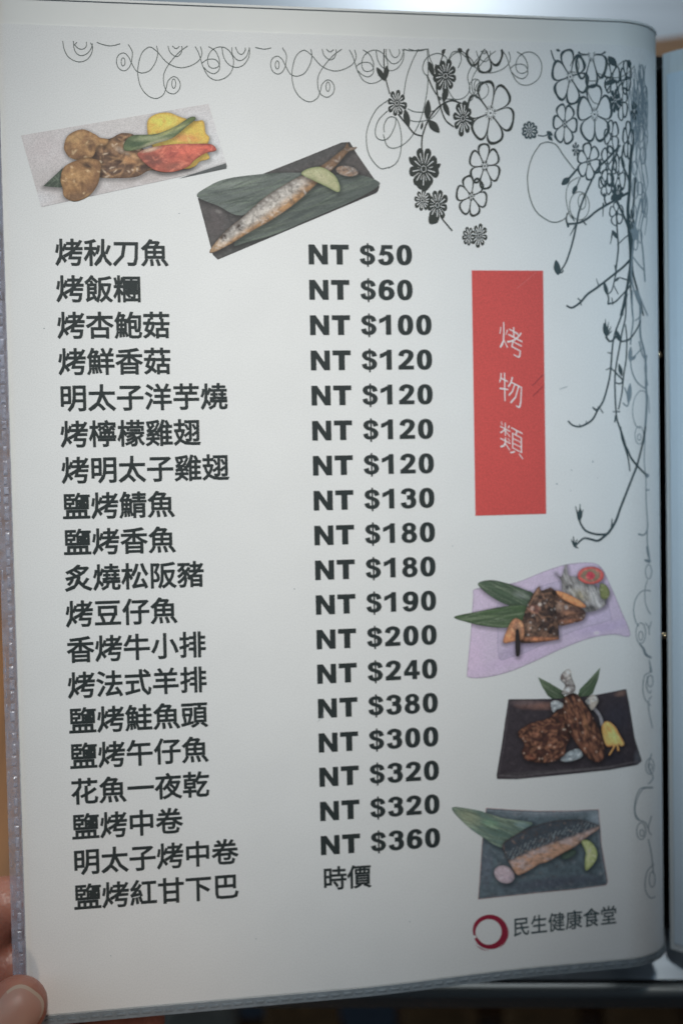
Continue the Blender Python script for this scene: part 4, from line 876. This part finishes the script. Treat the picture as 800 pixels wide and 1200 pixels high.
p.patch('foil_wrapped_bone', [(368, 180), (385, 140), (362, 108), (368, 82), (392, 62), (410, 62), (418, 100), (436, 150), (420, 178)], (142, 142, 142), [(400, 78, 10, 12, 0, (196, 192, 190), .9), (372, 100, 10, 18, 0, (78, 66, 64), .9), (395, 110, 8, 16, .3, (90, 80, 78), .8), (400, 160, 12, 10, 0, (180, 182, 184), .8)], .35, 2, mott=(100, 98, 98))
p.patch('orange_garnish', [(566, 340), (590, 316), (628, 338), (655, 385), (676, 425), (662, 440), (648, 430), (652, 458), (642, 462), (636, 436), (610, 478), (598, 482), (620, 440), (590, 440), (572, 395)], (212, 146, 66), [(590, 360, 20, 26, 0, (206, 128, 48), .8), (625, 390, 14, 40, -.4, (226, 166, 90), .7), (600, 440, 22, 8, 0, (190, 120, 50), .8)], .08, 3, ang=1.1, stretch=4)

# picture 5: mackerel half
p = Pic('food_picture', (520, 935, 3.636), (120, 134, 144), 'half mackerel with lime wedge and leaf on slate blue plate')
p.patch('slate_plate', [(178, 42), (290, 50), (400, 55), (540, 54), (658, 48), (664, 120), (670, 200), (697, 356), (690, 372), (560, 390), (400, 405), (260, 420), (144, 433), (150, 350), (160, 200)], (58, 72, 80),
        [(640, 100, 30, 50, 0, (96, 110, 122), .8), (180, 300, 30, 100, 0, (60, 68, 80), .7), (480, 360, 240, 26, -.1, (48, 54, 66), .8), (300, 230, 60, 60, 0, (54, 62, 72), .7), (420, 70, 200, 12, 0, (78, 88, 98), .6)], .16, 4, smooth=False, mott=(50, 62, 70), edge=(120, 92, 92), edge_w=.9, lines=[([(186, 54), (400, 66), (648, 58)], .9, (96, 104, 114), .6), ([(648, 60), (660, 205), (686, 350)], .9, (92, 100, 110), .6), ([(156, 420), (400, 392), (684, 360)], .9, (44, 50, 60), .7)])
p.patch('leaf', [(33, 41), (140, 52), (190, 68), (260, 88), (350, 100), (375, 112), (330, 140), (260, 205), (225, 205), (160, 165), (90, 112)], (60, 78, 74), [(100, 80, 60, 34, .5, (92, 100, 84), .9), (200, 110, 40, 20, .3, (74, 104, 86), .8), (330, 115, 34, 18, .2, (82, 104, 110), .8), (250, 150, 60, 20, .3, (56, 78, 74), .7)], .14, 4, ang=.35, stretch=3)
p.patch('radish_mash', E_(256, 326, 46, 36, .5, 18), (124, 114, 124), [(300, 350, 24, 20, 0, (94, 90, 102), .8)], .1, 3)
p.patch('herb', E_(530, 240, 36, 16, -.4, 14), (50, 66, 60), (), .2, 3)
def mack(X, Y, c):
    yb = np.interp(X, [240, 300, 400, 540, 660], [284, 258, 212, 164, 120]); t = (Y - yb)
    skin = lin((42, 50, 58)); flesh = lin((126, 98, 80)); f = np.clip((t + 5 + 12 * (fbm(X / 11, Y / 11, 2) - .5)) / 12, 0, 1)[:, None]
    st = (np.sin(X * .42 + Y * .2 + 9 * fbm(X / 26, Y / 26)) + 2.2 * (fbm(X / 9, Y / 9, 2) - .5) > .35) & (t < -3) & (t > -46)
    s_ = np.where(st[:, None], lin((78, 88, 94)), skin)
    ps = np.clip((fbm(X / 28, Y / 10, 3) - .45) * 3 + np.clip(1 - t / 45, 0, 1) * .9, 0, 1)[:, None]; fl_ = flesh * (1 - ps) + lin((120, 108, 108)) * ps
    return s_ * (1 - f) + fl_ * f
p.patch('mackerel_half', [(248, 198), (290, 165), (340, 138), (440, 104), (540, 92), (610, 100), (662, 125), (610, 165), (560, 205), (500, 238), (440, 272), (408, 280), (380, 298), (330, 325), (308, 326), (285, 292), (262, 245)], (120, 104, 96), (), .16, 4, fn=mack, edge=(52, 42, 40), edge_w=.9)
p.patch('lime_slice', [(584, 186), (612, 180), (640, 205), (652, 240), (640, 275), (604, 310), (598, 270), (602, 230)], (118, 128, 84), [(612, 240, 12, 40, 0, (134, 144, 104), .8)], .1, 3, edge=(86, 104, 56), edge_w=1.2)

# specks and dirt on the film
sp = Ink()
for (x, y, r) in ((694, 541, .8), (652, 567, .8), (669, 551, .5), (668, 575, .5), (600, 700, .5), (52, 385, .6), (345, 690, .6), (210, 250, .5), (530, 640, .5), (130, 1120, .5), (480, 1080, .5), (300, 1100, .5), (270, 340, .4), (700, 560, .4)): sp.poly(ell(x, y, r * 1.3, r, .4, 7), smooth=False)
sp.stroke([(655, 456), (664, 453)], .5); sp.stroke([(372, 846), (378, 838), (380, 828)], .35)
sp.build('specks', M['ink_haze_speck'], menu, kind='stuff')

# ------------------------------------------------------------------ spine, right leaf, cover
US = 207.0; WS = -24.0
def boxmesh(name, u0, u1, v0, v1, w0, w1, mat, bev=0.4):
    b = MB(); b.box(((u0 + u1) / 2000, (v0 + v1) / 2000, (w0 + w1) / 2000), ((u1 - u0) / 1000, (v1 - v0) / 1000, (w1 - w0) / 1000), bev / 1000)
    return b.build(name, mat, menu, smooth=False)
boxmesh('spine', 189.0, 228.0, -236, 76, -40, -37, M['black'])
boxmesh('binding_strip', 195.6, 199.9, -233.5, 70, -37, -24.5, M['black'], 1.0)
boxmesh('binding_strip', 201.0, 203.5, -234, 70, -37, -29, M['black'], 0.8)
boxmesh('binding_strip', 204.6, 209.6, -233.5, 70, -37, -25.5, M['black'], 1.0)
def right_surf(a, v, off=0.0):
    """mirror leaf: rises out of the spine towards the right"""
    a = np.asarray(a, float); v = np.asarray(v, float); Rr = 30.0; th0 = 1.05
    th = np.clip(th0 - a / Rr, 0.05, th0); 
    ae = (th0 - 0.05) * Rr; ac = np.minimum(a, ae)
    x = Rr * (math.sin(th0) - np.sin(th0 - ac / Rr)); z = Rr * (np.cos(th0 - ac / Rr) - math.cos(th0))
    ex = np.clip(a - ae, 0, None); x = x + ex * math.cos(.05); z = z + ex * math.sin(.05)
    return np.stack([RU + x - np.sin(th) * off, v, RW + z + np.cos(th) * off], -1) * 0.001
RU, RW = 202.9, -19.0
leaf_sheet('right_paper_page', 0.0, 210, VB - 2.5, VT - 3.0, M['paper_cool_lit'], -0.12, 0.0, fn=right_surf, na=70, label='mostly hidden facing page, white with cool light tinted in, beyond the black spine')
leaf_sheet('plastic_sleeve', -2.0, 215, -236.8, 71.5, M['sleeve'], -0.7, -0.4, fn=right_surf, na=70)
def right_mark(points, mat):
    vs = []; fs = []
    for i, (a, v, la, lv) in enumerate(points):
        b = len(vs); vs += [right_surf(np.array(a + x * la), np.array(v + y * lv), .08) for x, y in ((-1, -1), (1, -1), (1, 1), (-1, 1))]; fs.append((b, b+1, b+2, b+3))
    return mesh_obj('printed_mark', vs, fs, mat, menu)
# rivets on the binding
for (px, py) in ((771.5, 416), (778, 745), (787.5, 1070)):
    b = bmesh.new(); bmesh.ops.create_uvsphere(b, u_segments=16, v_segments=10, radius=0.0011)
    q = at_w(px, py, -24.6) / 1000; bmesh.ops.scale(b, vec=(1, 1, .6), verts=b.verts); bmesh.ops.translate(b, vec=tuple(q), verts=b.verts)
    me = bpy.data.meshes.new('rivet'); b.to_mesh(me); b.free(); me.materials.append(M['brass']); me.polygons.foreach_set('use_smooth', [True] * len(me.polygons))
    o = bpy.data.objects.new('rivet', me); C.objects.link(o); o.parent = menu
# further leaves and the cover behind the open page
def back_surf(a, v, off=0.0):
    u, z, n = prof(a); return np.stack([u + n[..., 0] * off, np.asarray(v, float) + 0 * u, z + n[..., 2] * off], -1) * 0.001
leaf_sheet('plastic_sleeve', -14.6, 198.0, -233.9, 73.5, M['sleeve'], -2.2, -1.9)
leaf_sheet('back_cover', -14.4, 197.0, -233.5, 72.0, M['cover'], -4.2, -2.8)

# ------------------------------------------------------------------ hand
skin, nt, ps = new_mat('skin'); N, L = nt.nodes, nt.links
tc = N.new('ShaderNodeTexCoord'); n1 = N.new('ShaderNodeTexNoise'); n1.inputs['Scale'].default_value = 45; n1.inputs['Detail'].default_value = 5
cr = N.new('ShaderNodeValToRGB'); cr.color_ramp.elements[0].position = .3; cr.color_ramp.elements[1].position = .72
cr.color_ramp.elements[0].color = (0.30, 0.10, 0.07, 1); cr.color_ramp.elements[1].color = (0.48, 0.21, 0.145, 1)
L.new(tc.outputs['Object'], n1.inputs['Vector']); L.new(n1.outputs['Fac'], cr.inputs[0]); L.new(cr.outputs[0], ps.inputs['Base Color'])
ps.inputs['Roughness'].default_value = .42; ps.inputs['Subsurface Weight'].default_value = .25; ps.inputs['Subsurface Radius'].default_value = (.004, .0015, .0008); ps.inputs['Subsurface Scale'].default_value = 1.0
n2 = N.new('ShaderNodeTexVoronoi'); n2.inputs['Scale'].default_value = 900; mp = N.new('ShaderNodeMapping'); mp.inputs['Scale'].default_value = (1, .5, 1)
L.new(tc.outputs['Object'], mp.inputs[0]); L.new(mp.outputs[0], n2.inputs['Vector']); bp = N.new('ShaderNodeBump'); bp.inputs['Distance'].default_value = .00025; bp.inputs['Strength'].default_value = .6
L.new(n2.outputs['Distance'], bp.inputs['Height']); L.new(bp.outputs[0], ps.inputs['Normal'])
nailm, nt2, pn = new_mat('nail'); pn.inputs['Base Color'].default_value = (0.47, 0.26, 0.20, 1); pn.inputs['Roughness'].default_value = .45; pn.inputs['Subsurface Weight'].default_value = .3; pn.inputs['Subsurface Radius'].default_value = (.003, .001, .001); pn.inputs['Subsurface Scale'].default_value = 1
nailm2, nt3, pn3 = new_mat('nail_tip'); pn3.inputs['Base Color'].default_value = (0.50, 0.36, 0.27, 1); pn3.inputs['Roughness'].default_value = .35

tip = at_w(22, 1178, 9.0); 
J = {}; Ed = []
def jn(k, p, r, par=None, rr=None):
    J[k] = (np.array(p, float), r, rr or r)
    if par: Ed.append((par, k))
jn('palm', (-88, -292, -14), 26, None, 20)
jn('wrist', (-118, -345, -18), 24, 'palm', 19); jn('fore', (-150, -410, -20), 27, 'wrist', 23); jn('elbow', (-205, -520, -22), 34, 'fore', 32)
# thumb, in front of the page
jn('t1', (-76, -284, 4), 14, 'palm'); jn('t2', (-52, -262, 10.5), 11.5, 't1'); jn('t3', (-38, -248, 11), 10.4, 't2'); jn('t4', (tip[0] - 8, tip[1] - 7, 10), 10.6, 't3'); jn('t5', tip, 9.0, 't4')
# fingers, behind it
def finger(k, base, pts, rs):
    par = 'palm'
    jn(k + '0', base[:3], base[3], par); par = k + '0'
    for i, (pp, r) in enumerate(zip(pts, rs)): jn(k + str(i + 1), pp, r, par); par = k + str(i + 1)
i1 = at_w(5, 1061, -15); i2 = at_w(70, 1050, -14.5)
m1 = at_w(8, 1133, -15.5); m2 = at_w(95, 1122, -14.5)
finger('i', (-62, -258, -17, 13), [(-42, -231, -18), i1, (3, -206, -14.8), (18, -212, -14)], [10.5, 9.3, 8.4, 7.4])
finger('m', (-60, -270, -18, 13), [(-38, -247, -18.5), m1, (6, -224, -15), (22, -228, -14.2)], [10.5, 9.2, 8.6, 7.6])
finger('r', (-62, -282, -18, 12.5), [(-38, -262, -19), (-16, -247, -16.5), (4, -243, -14.8), (20, -242, -13.5)], [10, 9.2, 8.4, 7.4])
pk = at_w(78, 1214, -2)
finger('p', (-66, -295, -17, 11.5), [(-44, -279, -15), (-24, -263, -10), (-10, -250, -5), pk], [8.6, 7.8, 6.8, 5.6])
b = bmesh.new()
def swept(a, c, ra, rc):
    a = Vector(a); c = Vector(c); d = c - a; q = d.to_track_quat('Z', 'Y').to_matrix().to_4x4()
    r_ = bmesh.ops.create_cone(b, cap_ends=True, segments=28, radius1=ra, radius2=rc, depth=d.length)
    bmesh.ops.transform(b, matrix=Matrix.Translation((a + c) / 2) @ q, verts=r_['verts'])
for k_, (p_, r0, r1) in J.items():
    r_ = bmesh.ops.create_icosphere(b, subdivisions=3, radius=r0); bmesh.ops.translate(b, vec=tuple(p_), verts=r_['verts'])
for a_, c_ in Ed: swept(J[a_][0], J[c_][0], min(J[a_][1], J[c_][1] * 1.5), J[c_][1])
swept(J['i0'][0], J['p0'][0], 13, 11.5)
bmesh.ops.scale(b, vec=(.001,) * 3, verts=b.verts)
me = bpy.data.meshes.new('hand'); b.to_mesh(me); b.free(); ho = bpy.data.objects.new('hand', me); C.objects.link(ho)
rm = ho.modifiers.new('remesh', 'REMESH'); rm.mode = 'VOXEL'; rm.voxel_size = .0012; rm.use_smooth_shade = True
sm_ = ho.modifiers.new('smooth', 'SMOOTH'); sm_.iterations = 12; sm_.factor = .6
bpy.context.view_layer.update(); dg = bpy.context.evaluated_depsgraph_get()
hm = bpy.data.meshes.new_from_object(ho.evaluated_get(dg)); hm.materials.clear(); hm.materials.append(skin); hm.polygons.foreach_set('use_smooth', [True] * len(hm.polygons))
bpy.data.objects.remove(ho)
hand = bpy.data.objects.new('hand', hm); C.objects.link(hand); hand.matrix_world = MENU_M
tag(hand, 'left hand gripping the lower left corner of the menu, thumb in front', 'hand')
# thumbnail laid over the front of the thumb
bvh = BVHTree.FromPolygons([v.co for v in hm.vertices], [p.vertices for p in hm.polygons])
ax = np.array([tip[0] + 52, tip[1] + 262, 0.0]); ax = np.array([tip[0] - (-36), tip[1] - (-246)]); ax /= np.linalg.norm(ax); pr = np.array([-ax[1], ax[0]])
_l = 0.0
while _l < 14:
    q = tip[:2] + ax * _l; h_ = bvh.ray_cast(Vector((q[0] * .001, q[1] * .001, .06)), Vector((0, 0, -1)))
    if h_[0] is None or h_[1].z < .3: break
    _l += .25
print('thumb reach', _l)
NR, NA = 12, 44; vs = []; fs = []; lc = _l - 8.1
for r_i in range(NR + 1):
    for a_i in range(NA):
        t_ = 2 * math.pi * a_i / NA; r_ = r_i / NR; cx_, sx_ = math.cos(t_), math.sin(t_)
        l_ = lc + 7.3 * r_ * abs(cx_) ** .8 * (1 if cx_ > 0 else -1); s_ = 6.7 * r_ * abs(sx_) ** .8 * (1 if sx_ > 0 else -1)
        q = tip[:2] + ax * l_ + pr * s_; hit = bvh.ray_cast(Vector((q[0] * .001, q[1] * .001, .06)), Vector((0, 0, -1)))
        z = hit[0].z if hit[0] is not None else .006
        vs.append((q[0] * .001, q[1] * .001, z + (.30 + .25 * (1 - r_ ** 4)) * .001))
for r_i in range(NR):
    for a_i in range(NA):
        a_ = r_i * NA + a_i; b_ = r_i * NA + (a_i + 1) % NA; fs.append((a_, a_ + NA, b_ + NA, b_))
nail = mesh_obj('nail', vs, fs, nailm, hand, smooth=True); nail.data.materials.append(nailm2)
for k_, p_ in enumerate(nail.data.polygons):
    if k_ // NA >= NR - 1 and math.cos(2 * math.pi * (k_ % NA + .5) / NA) > .25: p_.material_index = 1

# ------------------------------------------------------------------ table, floor, things behind
e0 = table_point(400, 1158, TABLE_Z); yE = e0.y
tb = empty('steel_table', Matrix.Translation((0, yE, TABLE_Z)))
tag(tb, 'brushed steel table with rounded front edge under the menu', 'table')
MB().box((0, .7995, -.0085), (2.4, 1.592, .013), 0).build('table_top', M['steel'], tb)
MB().box((0, -.0005, -.008), (2.4, .0050, .018), .0022).build('edge_trim', M['steel_edge'], tb, smooth=True)
for sx in (-1.1, 1.1):
    for sy in (.12, 1.5): MB().box((sx, sy, -.39), (.04, .04, .736), .004).build('leg', M['steel_edge'], tb)
fl_ = mesh_obj('floor', [(-6, -6, 0), (6, -6, 0), (6, 6, 0), (-6, 6, 0)], [(0, 1, 2, 3)], M['floor']); tag(fl_, kind='structure')
# wooden board on the table, left of the menu
q1 = table_point(26, 1030, TABLE_Z + .02); q0 = table_point(14, 330, TABLE_Z + .02)
bd = MB(); bd.box((0, 0, .012), (.30, .42, .022), .004)
bo = bd.build('wooden_board', M['wood'], None); bo.location = (q1.x - .15 + .035, (q0.y + q1.y) / 2 - .03, TABLE_Z + .001)
tag(bo, 'brown wooden board on the steel table, left of the menu', 'board')
# small wooden box behind the menu, right
q = table_point(783, 30, TABLE_Z + .06)
bx = MB(); bx.box((0, 0, .03), (.16, .12, .06), .004, rz=R(12)); M['wood_orange'] = simple('orange_wood', (0.62, 0.27, 0.08), 0.5, noise=12, amp=0.2, stretch=(1, 12, 12)); o = bx.build('wooden_box', M['wood_orange'], None); o.location = (q.x + .070, q.y - .055, TABLE_Z + .001)
tag(o, 'orange brown wooden box behind the menu at the top right', 'box')
# wooden stool in front of the table, seen past the edge
M['wood_pale'] = simple('pale_beige_wood', (0.62, 0.53, 0.42), 0.5, noise=10, amp=0.2, stretch=(12, 12, 1))
def stool_at(x, y, h, n, mats, label, group='stools in front of the table'):
    st = empty('wooden_stool', Matrix.Translation((x, y, 0)))
    tag(st, label, 'stool', group)
    w_ = .0585 * n
    for k in range(n): MB().box((-w_ / 2 + .0585 * (k + .5), 0, h - .012), (.0435, .32, .024), .004).build('slat', mats[k % len(mats)], st)
    for sy in (-.12, .12): MB().box((0, sy, h - .041), (w_ - .01, .03, .034), .003).build('rail', M['wood_dark'], st)
    for sx in (-1, 1):
        for sy in (-.12, .12): MB().box((sx * (w_ / 2 - .03), sy, (h - .058) / 2), (.034, .034, h - .058), .004).build('leg', M['wood_dark'], st)
    return st
q = table_point(695, 1190, .45)
stool_at(q.x, q.y - .10, .45, 4, [M['wood_dark']], 'dark brown slatted stool under the right end of the table edge')
q = table_point(294, 1190, .45)
stool_at(q.x + .0, q.y - .13, .45, 2, [M['wood_pale'], M['wood_dark']], 'narrow stool with one pale and one brown slat, left of the dark slatted stool')
